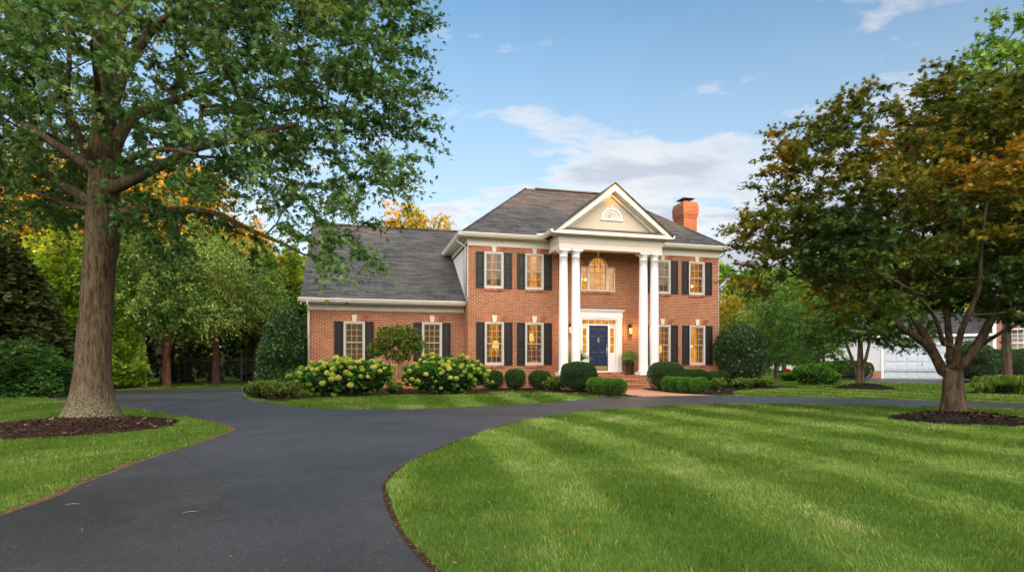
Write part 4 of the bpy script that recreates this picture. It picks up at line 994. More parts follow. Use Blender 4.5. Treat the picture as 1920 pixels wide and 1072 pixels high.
bedB=[(5.85,23.4),(6.05,22.2),(6.35,21.2),(6.8,20.35),(7.35,20.25),(7.9,20.9),(8.3,22.2),(9.3,24.0),(11.0,25.3),(12.9,26.4),(13.4,28.0),(11.8,28.6),(10.3,27.9),(5.5,26.4),(5.55,24.3)]
P_bedB=flatbed('planting_bed',bedB,.022,M['mulch2'],12,1200)
b3,P_b3=bed('mulch_ring',circ(15.1,25.3,1.25,1.1,s=3),.22,M['mulch2'],3,300)
b4,P_b4=bed('mulch_ring',circ(18.7,21.6,2.3,.9,s=4),.10,M['mulch2'],4,300)
b5,P_b5=bed('mulch_ring',circ(-19.6,19.6,2.6,.8,s=5),.08,M['mulch'],5,200)
# neighbour's drive
P_nd=[(19.8,38.9),(22.2,42.9),(38.5,33.4),(60,20),(60,8),(30,27),(26.5,29.3),(23.6,31.2),(21.3,33.6)]
sheet('neighbour_driveway',P_nd,.012,M['asphalt'])
# ------------------------------------------------------------------ grass
solid=[P_drive,P_walk,[tuple(p) for p in P_oak],[tuple(p) for p in P_map],P_bedA,P_bedB,[tuple(p) for p in P_b3],[tuple(p) for p in P_b4],[tuple(p) for p in P_b5],P_nd]
house_fp=[tuple(hw(*p)[:2]) for p in ((WL,WV),(UL,WV),(UL,0),(UR,0),(UR,VB),(WL,13.7))]; solid.append(house_fp); solid+=ribs
def grass_points(y0,y1,dens,half=.98,r=rng):
    ex=2.2 if y0<14 else 5.; a0=half*y0+ex; a1=half*y1+ex; n=int(dens*(a0+a1)*(y1-y0)); u=r.random(n); y=y0+(y1-y0)*(-a0+np.sqrt(a0*a0+(a1*a1-a0*a0)*u))/(a1-a0); x=(r.random(n)*2-1)*(half*y+ex)
    keep=np.ones(n,bool)
    for P in solid: 
        A=np.array(P); c=(y>A[:,1].min())&(y<A[:,1].max()); idx=np.where(c&keep)[0]
        if len(idx): keep[idx]&=~inside(P,x[idx],y[idx])
    return x[keep],y[keep]
bands=[(.6,2.3,1500,.0045,.038),(2.3,4.2,6500,.0032,.038),(4.2,6.5,5200,.0042,.039),(6.5,9.5,3300,.0058,.041),(9.5,13.5,1900,.0082,.043),(13.5,19,950,.013,.056),(19,28,380,.020,.058),(28,42,110,.034,.06)]
VV=[];TT=[];RN=[];HU=[];base=0
for y0,y1,dn,wd,ht in bands:
    x,y=grass_points(y0,y1,dn); n=len(x); p2=np.stack([x,y,np.zeros(n)],1)
    # mowing stripes: blades lean one way then the other
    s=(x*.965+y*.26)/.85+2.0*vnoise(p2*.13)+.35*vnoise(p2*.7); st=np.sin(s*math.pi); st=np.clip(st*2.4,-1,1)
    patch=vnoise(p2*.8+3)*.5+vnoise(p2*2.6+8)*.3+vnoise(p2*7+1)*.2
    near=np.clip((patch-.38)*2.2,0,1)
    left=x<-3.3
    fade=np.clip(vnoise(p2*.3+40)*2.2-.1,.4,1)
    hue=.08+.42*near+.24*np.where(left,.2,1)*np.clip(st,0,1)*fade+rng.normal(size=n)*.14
    dry=vnoise(p2*1.7+20)>.74; hue=np.where(dry&(rng.random(n)<.5),hue+.3,hue); hue=np.where(rng.random(n)<.014,.95,hue); hue=np.clip(hue,0,1)
    lean=rng.normal(size=(n,2))*.42; lean[:,0]+=-.15; lean[:,1]+=st*np.where(left,.1,.38)+.05
    cl=vnoise(p2*5+2); h=ht*(.5+.8*rng.random(n))*(.55+.9*cl)
    a=rng.random(n)*math.pi; w=wd*(.6+.8*rng.random(n)); sx,sy=np.cos(a)*w/2,np.sin(a)*w/2; L=lean*h[:,None]
    b0=np.stack([x-sx,y-sy,np.full(n,-.002)],1); b1=np.stack([x+sx,y+sy,np.full(n,-.002)],1)
    m0=np.stack([x-sx*.75+L[:,0]*.35,y-sy*.75+L[:,1]*.35,h*.55],1); m1=np.stack([x+sx*.75+L[:,0]*.35,y+sy*.75+L[:,1]*.35,h*.55],1)
    tp=np.stack([x+L[:,0],y+L[:,1],h*(1-.25*np.abs(lean).sum(1).clip(0,1.6)/1.6)],1)
    v=np.stack([b0,b1,m0,m1,tp],1).reshape(-1,3); k=(np.arange(n)*5)[:,None]+base
    t=np.concatenate([k+np.array([[0,1,3]]),k+np.array([[0,3,2]]),k+np.array([[2,3,4]])],1).reshape(-1,3)
    VV.append(v);TT.append(t);RN.append(np.repeat(rng.random(n),5));HU.append(np.repeat(hue,5)); base+=n*5
me=np_mesh('grass',np.concatenate(VV),np.concatenate(TT),M['blade'],{'rnd':np.concatenate(RN),'hue':np.concatenate(HU)})
go=link('grass',me); tag(go,'short mown green grass with pale mowing stripes','grass',kind='stuff')
print('grass blades',base//5)
del VV,TT,RN,HU
# dry litter along the edges of the drive
lt=np.random.default_rng(9); m=MB()
for E_,nn,sp in ((Eo,620,.10),(Ei,420,.07)):
    E_=np.array(E_)
    for k in range(nn):
        i=lt.integers(0,len(E_)); x,y=E_[i]+lt.normal(size=2)*np.array([sp,sp]); s=.004+.011*lt.random()**2; a=lt.random()*6.28; z=.0155+.004*lt.random(); c_,s_=math.cos(a)*s,math.sin(a)*s
        m.face([(x-c_,y-s_,z),(x+s_*.5,y-c_*.5,z+.003),(x+c_,y+s_,z+.001),(x-s_*.5,y+c_*.5,z+.004)])
for k in range(260):
    y=3.2+16*lt.random()**1.5; x=-3.8+5*lt.random(); 
    if not inside(np.array(P_drive),np.array([x]),np.array([y]))[0]: continue
    s=.003+.007*lt.random()**2; a=lt.random()*6.28; z=.0145; c_,s_=math.cos(a)*s,math.sin(a)*s
    m.face([(x-c_,y-s_,z),(x+s_*.5,y-c_*.5,z+.003),(x+c_,y+s_,z+.001),(x-s_*.5,y+c_*.5,z+.004)])
o=m.build('leaf_litter',M['litter'],uv=False); tag(o,'dry bits of leaf and grit scattered along the edges of the drive','litter',kind='stuff')
# fallen leaves and twigs
lr=np.random.default_rng(5)
def fallen(i,x,y,z,s):
    m=MB(); tv,tf=TM['maple']; a=lr.random()*6.28; tl=(lr.random()-.5)*.8
    for f in tf:
        pts=[]
        for k in f:
            q=tv[k]*s; X=q[0]*math.cos(a)-q[1]*math.sin(a); Y=q[0]*math.sin(a)+q[1]*math.cos(a); pts.append((X,Y,abs(q[0])*.5+q[2]+tl*X*.4))
        m.face(pts)
    return m
spots=[((1135,930),'orange',.04),((1063,1005),'orange',.045),((1103,1035),'rust',.05),((1063,903),'rust',.04),((1340,933),'orange',.04),((1080,975),'rust',.04),((120,891),'orange',.04),((1072,1047),'tan',.035),((1860,985),'tan',.04),((700,905),'x',0)][:9]
for i,((px,py),c,z) in enumerate(spots):
    x,y=gr(px,py); o=fallen(i,x,y,z,.045).build('fallen_leaf',M['lily'],loc=(x,y,z),uv=False); tag(o,f'small {c} fallen leaf lying on the mown lawn','leaf','fallen leaves on the grass')
for (px,py),L,a in (((357,965),.055,.5),((137,950),.05,.35),((227,902),.02,0)):
    x,y=gr(px,py); m=MB(); m.tube([(-L,0,.02),(-L*.2,.02,.024),(L,.005,.02)],[.0015,.003,.002],5)
    if L<.05: continue
    o=m.build('twig',M['bark_pale'],loc=(x,y,0),rz=a,uv=False); tag(o,'thin pale twig on the drive '+('near the centre' if px>300 else 'near its left edge'),'twig')
# ------------------------------------------------------------------ the big oak, front left
r1=np.random.default_rng(21)
ox,oy=OAK
tr=[(0,0,-.1),(0,0,.12),(.0,0,.35),(.01,0,.8),(.04,0,1.6),(.12,0,2.6),(.17,.02,3.4),(.17,.05,4.3),(.14,.1,5.3),(.2,.1,6.6),(.2,.1,8.0),(.3,.1,9.5),(.3,0,11)]
rr=[.56,.45,.345,.285,.262,.255,.275,.24,.19,.14,.10,.065,.03]
sk=Skel(tr,rr,.25)
def L3(px,py,Y): p=at(px,py,Y); return (p.x-ox,p.y-oy,p.z)
limbs=[([L3(215,410,10.8),L3(260,402,10.6),L3(330,402,10.3),L3(400,408,10.1),L3(470,440,9.9),L3(540,470,9.8)],.10,.025),
 ([L3(215,360,10.8),L3(250,345,10.4),L3(300,320,10.2),L3(360,290,10.0),L3(450,270,9.8),L3(560,240,9.8)],.13,.03),
 ([L3(205,300,10.8),L3(245,230,11.2),L3(300,205,11.6),L3(370,180,12),L3(470,130,12.5),L3(600,90,13)],.14,.03),
 ([L3(205,220,10.9),L3(240,130,10.9),L3(290,60,10.8),L3(340,20,10.6),L3(420,-60,10.6)],.13,.03),
 ([L3(200,200,10.9),L3(225,90,11.1),L3(245,0,11.2),L3(260,-120,11.2)],.12,.03),
 ([L3(185,330,10.8),L3(150,270,10.5),L3(125,200,10.2),L3(130,120,9.8),L3(120,30,9.7)],.10,.02),
 ([L3(185,330,10.9),L3(120,290,11.1),L3(60,250,11.4),L3(-20,200,11.8),L3(-140,160,12)],.12,.03),
 ([L3(180,390,10.9),L3(110,350,11.2),L3(40,300,11.5),L3(-50,260,11.6),L3(-180,250,12)],.11,.03),
 ([L3(180,400,10.8),L3(140,395,11.3),L3(70,370,12),L3(0,340,12.8)],.08,.02),
 ([L3(200,345,10.9),L3(240,330,11.8),L3(300,310,13),L3(380,300,14.2),L3(480,310,15)],.10,.02),
 ([L3(195,260,10.8),L3(185,190,10.0),L3(180,150,9.2),L3(170,90,8.3)],.09,.02),
 ([L3(210,330,10.7),L3(260,300,9.8),L3(310,290,9.0),L3(370,300,8.4)],.08,.02)]
for p,a,b in limbs: sk.limb(p,a,b)
# crown built from boughs: (pixel x, pixel y, distance, rx, ry, rz)
B=[(480,30,11,2.4,2.0,1.4),(620,50,11.5,1.9,1.8,1.2),(700,20,11,1.0,1.2,.9),(650,150,11,1.5,1.5,1.0),(720,160,10.8,.8,1,.5),(560,200,10.6,1.7,1.6,1.0),(700,250,10.4,1.15,1.1,.55),(640,300,10.4,1.3,1.3,.7),(700,330,10.3,.7,.8,.4),
 (540,330,10.2,1.4,1.3,.8),(600,400,10.0,1.0,1.0,.55),(640,470,9.6,.62,.7,.42),(590,450,9.8,.6,.7,.4),(460,380,10,1.3,1.2,.7),(400,280,9.8,1.5,1.3,.9),(330,390,10.6,1.1,1.3,.6),(440,450,10.4,.6,.9,.30),(300,440,11,.9,1.1,.35),
 (400,110,12.4,1.5,1.8,1.2),(130,110,9.3,1.0,1.1,.7),(60,60,9.5,1.5,1.3,1.1),(60,200,10.2,1.5,1.6,.8),(240,180,9.2,1.0,.9,.55),(390,310,8.9,1.0,.8,.55),(20,330,11.6,1.9,1.7,.8),(120,380,12,1.4,1.6,.5),(-120,150,11.5,2.4,2.2,2.0),(-160,320,12,1.9,2,1.1),
 (0,-120,11,2.8,2.6,1.6),(260,-160,11,3.0,2.8,1.8),(560,-120,11.2,2.6,2.4,1.5),(180,-330,11,2.7,2.6,1.4),(180,250,13.6,2.2,1.8,1.2),(420,220,14.2,2.2,1.6,1.4),(-60,240,14,2.2,1.8,1.4),(150,360,14.2,1.9,1.5,.7),(300,10,14.8,2.2,1.4,1.2),(80,40,7.6,1.0,.9,.6),(420,-60,8,2.2,1.4,1.0),(-60,60,8.4,1.6,1.4,1.2)]
lob=[]
for px,py,Y,a,b,c in B: q=L3(px,py,Y); lob.append((*q,a,b,c))
tg=lobes_targets(lob,1600,gap=.42,gscale=1.15,shell=.35,mind=.24,r=r1)
sk.grow(tg,lo=8,seg=.35,upw=.3,r=r1)
wood=sk.mesh('trunk',M['bark_oak'],rt=.0065,ex=.44,nbig=28)
hue=.2+.55*vnoise(sk.tips*.9+4)+.12*(sk.tips[:,2]-5)/5+r1.normal(size=len(sk.tips))*.08
crown=crown_mesh('crown',sk,9,10,.62,'oak',.100,M['oak'],hue,r1,flat=.5,droop=.30,up=1.0,cen=np.array([0,0,5.]))
place_tree('oak_tree',wood,crown,(ox,oy,.08),label='big oak with a thick straight trunk in the mulch ring left of the drive',cat='tree')
# ------------------------------------------------------------------ the maple, front right
r2=np.random.default_rng(5); mx,my=MAP
sk=Skel([(0,0,-.1),(0,0,.10),(0,0,.3),(-.01,0,.6),(-.01,0,.85)],[.29,.23,.185,.175,.15],.12)
def L4(px,py,Y): p=at(px,py,Y); return (p.x-mx,p.y-my,p.z-.12)
ML=[([L4(1770,700,11.95),L4(1745,655,11.9),L4(1715,630,11.8),L4(1670,600,11.6),L4(1635,570,11.4),L4(1600,520,11.2),L4(1560,470,11)],0.105,0.024),
 ([L4(1765,690,11.95),L4(1740,640,12.1),L4(1712,590,12.2),L4(1700,545,12.3),L4(1680,500,12.4),L4(1650,430,12.5),L4(1620,340,12.5)],0.099,0.024),
 ([L4(1785,700,12),L4(1780,640,12.3),L4(1775,590,12.5),L4(1765,530,12.7),L4(1770,450,12.8),L4(1760,340,12.9),L4(1750,240,13)],0.081,0.024),
 ([L4(1790,690,11.8),L4(1800,630,11.5),L4(1815,590,11.2),L4(1835,540,11),L4(1840,470,10.9),L4(1850,380,10.8)],0.074,0.020),
 ([L4(1795,690,11.95),L4(1830,650,12),L4(1855,605,12),L4(1880,555,12),L4(1890,500,12.1),L4(1920,440,12.2),L4(1980,380,12.4)],0.112,0.028),
 ([L4(1800,680,12),L4(1850,640,12.6),L4(1920,600,13.2),L4(2000,560,13.6)],0.056,0.024),
 ([L4(1770,650,11.7),L4(1750,590,11.2),L4(1700,540,10.6),L4(1640,510,10.1)],0.050,0.016),
 ([L4(1700,545,12.3),L4(1735,480,12.2),L4(1725,420,12.1),L4(1700,360,12)],0.037,0.016),
 ([L4(1635,570,11.4),L4(1560,545,11.6),L4(1500,520,11.8),L4(1450,480,11.9)],0.031,0.016)]
for p,a,b in ML: sk.limb(p,a,b,.25)
B=[(1600,230,12.2,.72,1.1,.75),(1560,290,12,.95,1.1,.7),(1625,190,12.3,.30,.5,.38),(1500,330,11.8,.85,1.2,.6),(1480,270,11.9,.45,.7,.45),(1450,430,11.7,.75,1.1,.5),(1420,420,11.6,.4,.6,.3),(1520,440,11.3,.95,1.2,.6),(1480,510,11.4,.85,1.1,.5),
 (1740,230,12.4,.85,1.2,.95),(1760,150,12.5,.42,.6,.42),(1700,300,12.2,1.0,1.2,.8),(1830,210,12.3,1.0,1.2,.9),(1900,220,11.8,1.0,1.2,.8),(1960,280,12,1.2,1.4,1.1),(1650,370,11.8,1.1,1.3,.8),(1560,390,11.5,1.0,1.2,.7),
 (1800,340,11.6,1.2,1.3,.9),(1900,380,11.4,1.2,1.3,.9),(1740,440,10.9,1.1,1.1,.55),(1850,480,10.8,1.2,1.0,.5),(1620,490,10.8,.9,1.0,.4),(1560,540,11.4,.8,1.0,.35),(1640,560,10.9,.8,.9,.26),(1700,555,10.5,.5,.7,.2),(1500,570,11.9,.6,.9,.25),(1740,555,12.6,.9,.9,.3),(1820,560,12.8,.9,.9,.3),(1690,575,12.4,.7,.8,.24),(1890,575,11.4,.7,.8,.28),(1600,590,11.4,.6,.8,.22),(1950,570,11.6,.8,.8,.35),
 (1930,500,11.2,1.0,1.1,.5),(2020,420,12,1.3,1.5,1.2),(2050,560,12.4,1.0,1.2,.5),(1800,300,14.2,1.8,1.1,1.2),(1680,420,14,1.6,1.2,.8),(1560,450,13.6,1.2,1.0,.6),(1920,440,14.2,1.6,1.2,1.0),(1800,530,13.5,1.2,1,.4),(1680,530,13.3,1.2,1,.35),(1430,520,11.8,.45,.7,.28),(1400,520,11.8,.3,.5,.2)]
lob=[(*L4(px,py,Y),a,b,c) for px,py,Y,a,b,c in B]
tg=lobes_targets(lob,1500,gap=.425,gscale=1.4,shell=.40,mind=.20,r=r2)
sk.grow(tg,lo=5,seg=.3,upw=.5,r=r2)
wood=sk.mesh('trunk',M['bark_maple'],rt=.0058,ex=.44,nbig=22,rough=.07)
t=sk.tips; z01=(t[:,2]-1.2)/6.
hue=-.10+.62*(vnoise(t*.85+2))+.30*z01+.30*(vnoise(t*2.2+7)-.5)
crown=crown_mesh('crown',sk,7,9,.46,'maple',.096,M['maple'],np.clip(hue,0,1),r2,flat=.22,droop=.22,up=1.9)
place_tree('maple_tree',wood,crown,(mx,my,.12),label='spreading maple turning copper and orange in the mulch ring on the right lawn',cat='tree')
# ------------------------------------------------------------------ generic trees
def decid(seed,H,r0,lobes,n,T,Lf,tl,tm,size,mat,bark,fork=.3,gap=.38,flat=.6,droop=.25,rt=.012,mind=.5,lean=(0,0),hz=.0,stems=1):
    r=np.random.default_rng(seed); a=lean
    s=Skel([(0,0,-.1),(0,0,.2),(a[0]*.4,a[1]*.4,H*fork),(a[0],a[1],H*.6),(a[0],a[1],H*.88)],[r0*1.5,r0*1.1,r0*.85,r0*.5,r0*.15],.5)
    if stems>1:
        for i in range(stems-1):
            th=r.random()*6.28; s.limb([(0,0,.05),(.25*math.cos(th),.25*math.sin(th),H*.2),(.6*math.cos(th),.6*math.sin(th),H*.45)],r0*.8,r0*.3)
    tg=lobes_targets(lobes,n,gap=gap,gscale=1.0/max(1,H/9),shell=.4,mind=mind,r=r)
    s.grow(tg,lo=max(2,int(len(s.P)*fork*.5)),seg=.7,upw=.6,r=r)
    hue=.1+.6*vnoise(s.tips*.6+seed)+hz*(s.tips[:,2]/H-.5)+r.normal(size=len(s.tips))*.1
    return s.mesh('trunk',M[bark],rt=rt,ex=.45,nbig=10,minr=rt*1.3), crown_mesh('crown',s,T,Lf,tl,tm,size,M[mat],np.clip(hue,0,1),r,flat=flat,droop=droop)
def round_lobes(H,R_,lo,seed,k=14):
    r=np.random.default_rng(seed); out=[(0,0,(H+lo)/2,R_*.7,R_*.7,(H-lo)/2*.85)]
    for i in range(k):
        z=lo+(H-lo)*(.12+.8*r.random()); f=math.sin(math.pi*((z-lo)/(H-lo))**.8)**.6; a=r.random()*6.28; rr_=R_*f*(.6+.25*r.random())
        out.append((rr_*math.cos(a),rr_*math.sin(a),z,R_*.38,R_*.38,(H-lo)*.16))
    return out
def conifer(seed,H,Rb,mat,n,size,tm='spray',bark='bark',droop=.35,pw=.85,z0=.03,up=.4,lay=.0,jit=.25):
    r=np.random.default_rng(seed); z=z0*H+(H*(1-z0))*(1-np.sqrt(r.random(n)))*1.0
    z=np.clip(z,0,H*.995); th=r.random(n)*2*math.pi; rad=Rb*(1-z/H)**pw*(.9+.2*r.random())
    bough=vnoise(np.stack([np.cos(th)*3,np.sin(th)*3,z*1.6],1)+seed)   # boughs stick out, gaps between
    q=(1-.5*r.random(n)**1.4)*(.70+.55*bough); p=np.stack([np.cos(th)*rad*q,np.sin(th)*rad*q,z+lay*np.sin(z*5)],1)
    d=np.stack([np.cos(th),np.sin(th),-droop*np.ones(n)],1)+r.normal(size=(n,3))*jit*1.6
    hue=.1+.5*bough+.35*r.random(n)*.6+.15*q
    crown=leaf_mesh('crown',p,d,size*(.6+.8*r.random(n)),tm,np.clip(hue,0,1),M[mat],up,r)
    s=Skel([(0,0,-.1),(0,0,H*.1),(0,0,H*.6),(0,0,H*.97)],[H*.022,H*.016,H*.009,H*.003],.5)
    for i in range(40):
        zz=H*(.08+.85*r.random()); t_=r.random()*6.28; L=Rb*(1-zz/H)**pw*.8; s.limb([(0,0,zz),(L*.5*math.cos(t_),L*.5*math.sin(t_),zz-.05*L),(L*math.cos(t_),L*math.sin(t_),zz-.2*L)],.03,.01)
    return s.mesh('trunk',M[bark],rt=.008,ex=.3,nbig=8), crown
def put(name,ms,px,base,Y=None,rz=0,sc=1.,label='',group=None,cat='tree'):
    x=(px-960)/FPX*Y; return place_tree(name,ms[0],ms[1],(x,Y,base),rz,sc,label,cat,group)
BG='trees standing around the two lots'
# left belt: conifers ---------------------------------------------------
spr=conifer(1,9,2.1,'dark',26000,.27,tm='spray',droop=.5)
arb=conifer(2,10,2.1,'conifer',26000,.27,tm='spray',droop=-.35,pw=.65,up=.2)
put('spruce_tree',spr,8,0,21,.4,(1.05,1.05,.66),'dark spruce at the left edge of the picture, its boughs reaching the lawn','trees standing around the two lots')
for i,(px,Y,rz,sc,l) in enumerate([(-75,23,1,(1,1,.72),'bright green feathery conifer beyond the left edge beside the dark spruce'),(118,24.5,2,(1.,1.,.68),'bright green feathery conifer between the dark spruce and the oak trunk'),(208,25.6,3.3,(.62,.62,.70),'bright green feathery conifer showing just right of the oak trunk'),(70,29,4,(1.1,1.1,.74),'tall feathery conifer rising behind the dark spruce')]):
    put('feathery_conifer',arb,px,0,Y,rz,sc,l,BG)
low=conifer(3,3.2,2.0,'box',13000,.17,tm='spray',droop=.3,pw=.4)
put('evergreen_shrub',low,20,0,19.6,0,(1.1,.9,.62),'low spreading green shrub at the foot of the dark spruce',None,'shrub')
# understorey trees with drooping pale crowns
und=decid(31,7.2,.17,round_lobes(7.4,3.4,2.6,31,16),420,8,9,.75,'leaf',.135,'soft','bark_red',fork=.3,droop=.6,flat=.45,mind=.42)
und2=decid(32,6.4,.14,round_lobes(6.6,2.9,2.5,32,14),340,8,9,.7,'leaf',.13,'green','bark_pale',fork=.28,droop=.4,flat=.45,mind=.42,stems=2)
put('understorey_tree',und,312,0,27.5,.5,1.,'pale green drooping tree with a reddish trunk beyond the bend of the drive',BG)
put('understorey_tree',und2,268,0,26.8,2.,.95,'small green tree with two thin pale stems just left of the reddish trunk',BG)
put('understorey_tree',und,405,0,31,2.4,.95,'pale green tree behind the iron fence, right of the reddish trunk',BG)
put('understorey_tree',und2,455,0,36,4.1,1.05,'green tree behind the fence closest to the garage end',BG)
# tall trees behind; low-sun gold put into some crowns, stronger towards the top
tallY=decid(41,15,.26,round_lobes(15,4.4,4,41,20),430,6,8,1.1,'leaf',.27,'yellow','bark',fork=.35,mind=.62,droop=.2,hz=.5,gap=.42)
tallG=decid(42,16,.30,round_lobes(16,4.8,3.5,42,22),470,6,8,1.15,'leaf',.28,'green','bark',fork=.3,mind=.62,droop=.25,hz=.1,gap=.40)
tallD=decid(43,13,.24,round_lobes(13,4.2,2.0,43,20),430,6,8,1.1,'leaf',.27,'soft','bark',fork=.25,mind=.6,droop=.3,gap=.40)
pine=conifer(44,15,3.6,'green',17000,.6,droop=-.1,pw=.75)
spots=[(tallY,-260,38,.2,.95,'sun tinted tree beyond the left edge'),(tallY,20,40,1.,1.0,'tall sun tinted tree over the dark spruce'),(tallY,205,42,2,.98,'tall sun tinted tree directly behind the oak trunk'),(tallY,370,41,3,.95,'tall golden tree between the oak trunk and the garage'),(tallY,300,50,4.4,1.15,'far golden tree behind the reddish trunk'),
 (tallY,110,38,.6,.92,'tall yellow tree behind the bright conifers'),(tallY,452,44,5.3,.74,'golden tree rising left of the garage gable'),(tallG,420,54,5.3,.95,'tall green tree far behind the golden one'),(pine,545,46,1.1,.70,'pine standing just behind the garage gable'),(pine,500,42,2.2,.62,'pine left of the garage gable'),
 (tallD,-150,33,3,.9,'grey green tree beyond the left edge behind the spruce'),(tallD,560,60,.4,.9,'grey green tree far behind the garage gable'),(tallD,395,37,4.9,.78,'grey green tree just behind the fence')]
for i,(ms,px,Y,rz,sc,l) in enumerate(spots):
    put('pine_tree' if ms is pine else 'woodland_tree',ms,px,0,Y,rz,sc,l,BG)
put('woodland_tree',tallY,765,0,52,2.7,(.8,.8,.97),'tree with golden top showing above the side wing ridge, left one',BG)
put('woodland_tree',tallY,818,0,56,.7,(.62,.62,.97),'tree with golden top showing above the side wing ridge, right one',BG)
# right side
yel2=decid(51,8.5,.18,round_lobes(8.5,2.8,1.2,51,16),330,6,8,.8,'leaf',.2,'lime','bark',mind=.45,droop=.2)
grn2=decid(52,9,.2,round_lobes(9,3.2,1.5,52,16),360,6,8,.85,'leaf',.2,'green','bark',mind=.48,droop=.2)
for ms,px,Y,rz,sc,l in [(tallG,1470,52,1.2,.62,'green tree just right of the house behind the holly'),(tallY,1375,47,2.,.42,'yellow green tree top beside the right corner of the house'),(pine,1395,56,2,.62,'pine just right of the house'),(tallD,1420,42,1.7,.42,'soft green tree above the round holly'),(tallG,1580,58,3,.85,'tall green tree far behind the neighbouring garage'),
   (yel2,1500,37,.5,.55,'light green small tree behind the round holly'),(grn2,1535,33,2.9,.50,'green small tree left of the neighbouring garage'),(grn2,1455,40,4.,.62,'dark small tree behind the red flowers'),(tallG,1700,66,4.4,1.0,'tall green tree behind the neighbouring house'),(tallD,1830,62,2.2,1.,'grey green tree behind the neighbouring brick wall'),(tallG,2000,56,5.6,1.0,'tall green tree beyond the right edge'),(tallD,1350,70,.6,.6,'far grey green tree hidden partly by the house corner')]:
    put('pine_tree' if ms is pine else 'woodland_tree',ms,px,0,Y,rz,sc,l,BG)
# young tree on the far lawn
yng=decid(61,4.3,.15,[(0,0,2.8,1.5,1.5,1.0),(-1.5,0,2.2,.9,.9,.5),(1.7,-.2,1.95,1.1,.9,.45),(.9,.3,2.6,1.1,1.1,.7),(-.8,-.3,3.1,1.0,1,.7),(2.2,0,1.75,.8,.7,.3),(2.7,0,2.2,.9,.8,.45),(1.7,0,2.9,1.2,1,.6),(2.9,.2,2.9,.8,.7,.45),(-2.2,0,2.5,.7,.7,.5),(-1.9,.2,1.9,.5,.5,.3),(.2,0,3.8,.9,.9,.6)],480,6,8,.42,'maple',.105,'lime','bark',fork=.22,droop=.15,flat=.3,mind=.25,rt=.007,gap=.36,stems=3)
p=gr(1613,728); put('young_tree',yng,1613,.18,p[1]+.1,0,1.,'young spreading tree in a small mulch ring on the far right lawn')
# tree in front of the neighbour's brick wall, with the tall crown behind the maple
lot=decid(62,12.5,.15,[(0,0,7.5,3.2,3.2,3.6),(-2.2,-.5,6.2,1.6,1.6,1.6),(2.2,0,5.6,2,2,1.8),(.3,-.8,10.4,2.2,2.2,1.8),(-1.6,-1,3.4,1.3,1.2,.6),(1.8,-1,3.2,1.4,1.2,.6),(-1.2,-.6,9.2,1.7,1.7,1.5),(0,-1.,4.2,2.4,1.6,.8)],520,6,8,.85,'maple',.19,'green','bark',fork=.16,mind=.46,droop=.3,gap=.36)
put('shade_tree',lot,1888,0,21.6,1.,(1.,1.,1.16),'tall bright green tree with a dark trunk among the clumps of ornamental grass')
# ------------------------------------------------------------------ shrubs by the house
def at_ground(px,Y): return ((px-960)/FPX*Y,Y,.02)
holly=shrub_meshes('holly',1.45,1.35,3.1,15000,.105,'leaf',M['holly'],ex=2.3,lump=.16,ls=2.5,depth=.25,seed=3)
place_shrub('holly_shrub',holly,(( 1391-960)/FPX*27.6,27.6,0),1.,(.86,.8,.93),'rounded dark holly at the right corner of the house')
mag=conifer(7,4.2,1.45,'holly',20000,.11,tm='leaf',droop=-.2,pw=.42,jit=.5,z0=.0)
t=put('magnolia_shrub',mag,533,0,24.2,0,(.88,.88,.88),'tall conical glossy evergreen at the left end of the side wing','',cat='shrub'); 

boxA=shrub_meshes('box',.42,.40,.78,5200,.042,'leaf',M['box'],ex=3.2,lump=.06,ls=3,depth=.14,seed=5,out=1.1)
boxG=shrub_meshes('ball',.30,.30,.56,4600,.034,'leaf',M['box2'],ex=2.6,lump=.05,ls=3,depth=.10,seed=6,out=1.1)
bigB=shrub_meshes('bigbox',.70,.66,1.12,10500,.045,'leaf',M['bigbox'],ex=2.8,lump=.07,ls=2.6,depth=.13,seed=7,out=1.0)
hedge=shrub_meshes('hedgebox',.75,.45,.72,7500,.045,'leaf',M['box'],ex=4.0,lump=.05,ls=3,depth=.13,seed=8,out=1.0)
aza=shrub_meshes('azalea',.52,.45,.55,1900,.085,'leaf',M['azalea'],ex=2.0,lump=.22,ls=3.4,depth=.35,seed=9,out=.5,up=.9)
gl='boxwoods clipped to cubes under the left windows'
for i,(px,Y,l) in enumerate([(924,24.2,'clipped dark boxwood under the lower window at the house corner, beside the hydrangea'),(966,24.3,'clipped dark boxwood in the middle of the three under the left windows'),(1012,24.4,'clipped dark boxwood closest to the left columns')]):
    place_shrub('boxwood',boxA,at_ground(px,Y),i*1.3,(1.02,1,1.0 if i!=1 else 1.08),l,group=gl)
place_shrub('boxwood',bigB,at_ground(1085,22.6),0,1.,'large domed boxwood left of the front steps',group='large domed boxwoods flanking the steps')
place_shrub('boxwood',bigB,at_ground(1250,23.3),2,(.97,1,1.0),'large domed boxwood right of the front steps',group='large domed boxwoods flanking the steps')
gb='row of small round boxwoods edging the walk'
for i,(px,Y) in enumerate([(1114,21.7),(1127,21.1),(1143,20.55),(1159,20.0)]):
    place_shrub('boxwood',boxG,at_ground(px,Y),i*.9,(.98,1,1.0),['small round bright boxwood half hidden behind the large one left of the steps','second small round boxwood of the left row counting from the steps','third small round boxwood of the left row','small round boxwood at the drive end of the left row'][i],group=gb)
for i,(px,Y) in enumerate([(1256,22.4),(1270,21.8),(1288,21.3),(1311,20.9)]):
    place_shrub('boxwood',boxG,at_ground(px,Y),i*1.1+2,(1.05,1.05,1.04),['small round boxwood tucked against the large one right of the steps','second small round boxwood of the right row counting from the steps','third small round boxwood of the right row','rightmost small round boxwood beside the right lawn'][i],group=gb)
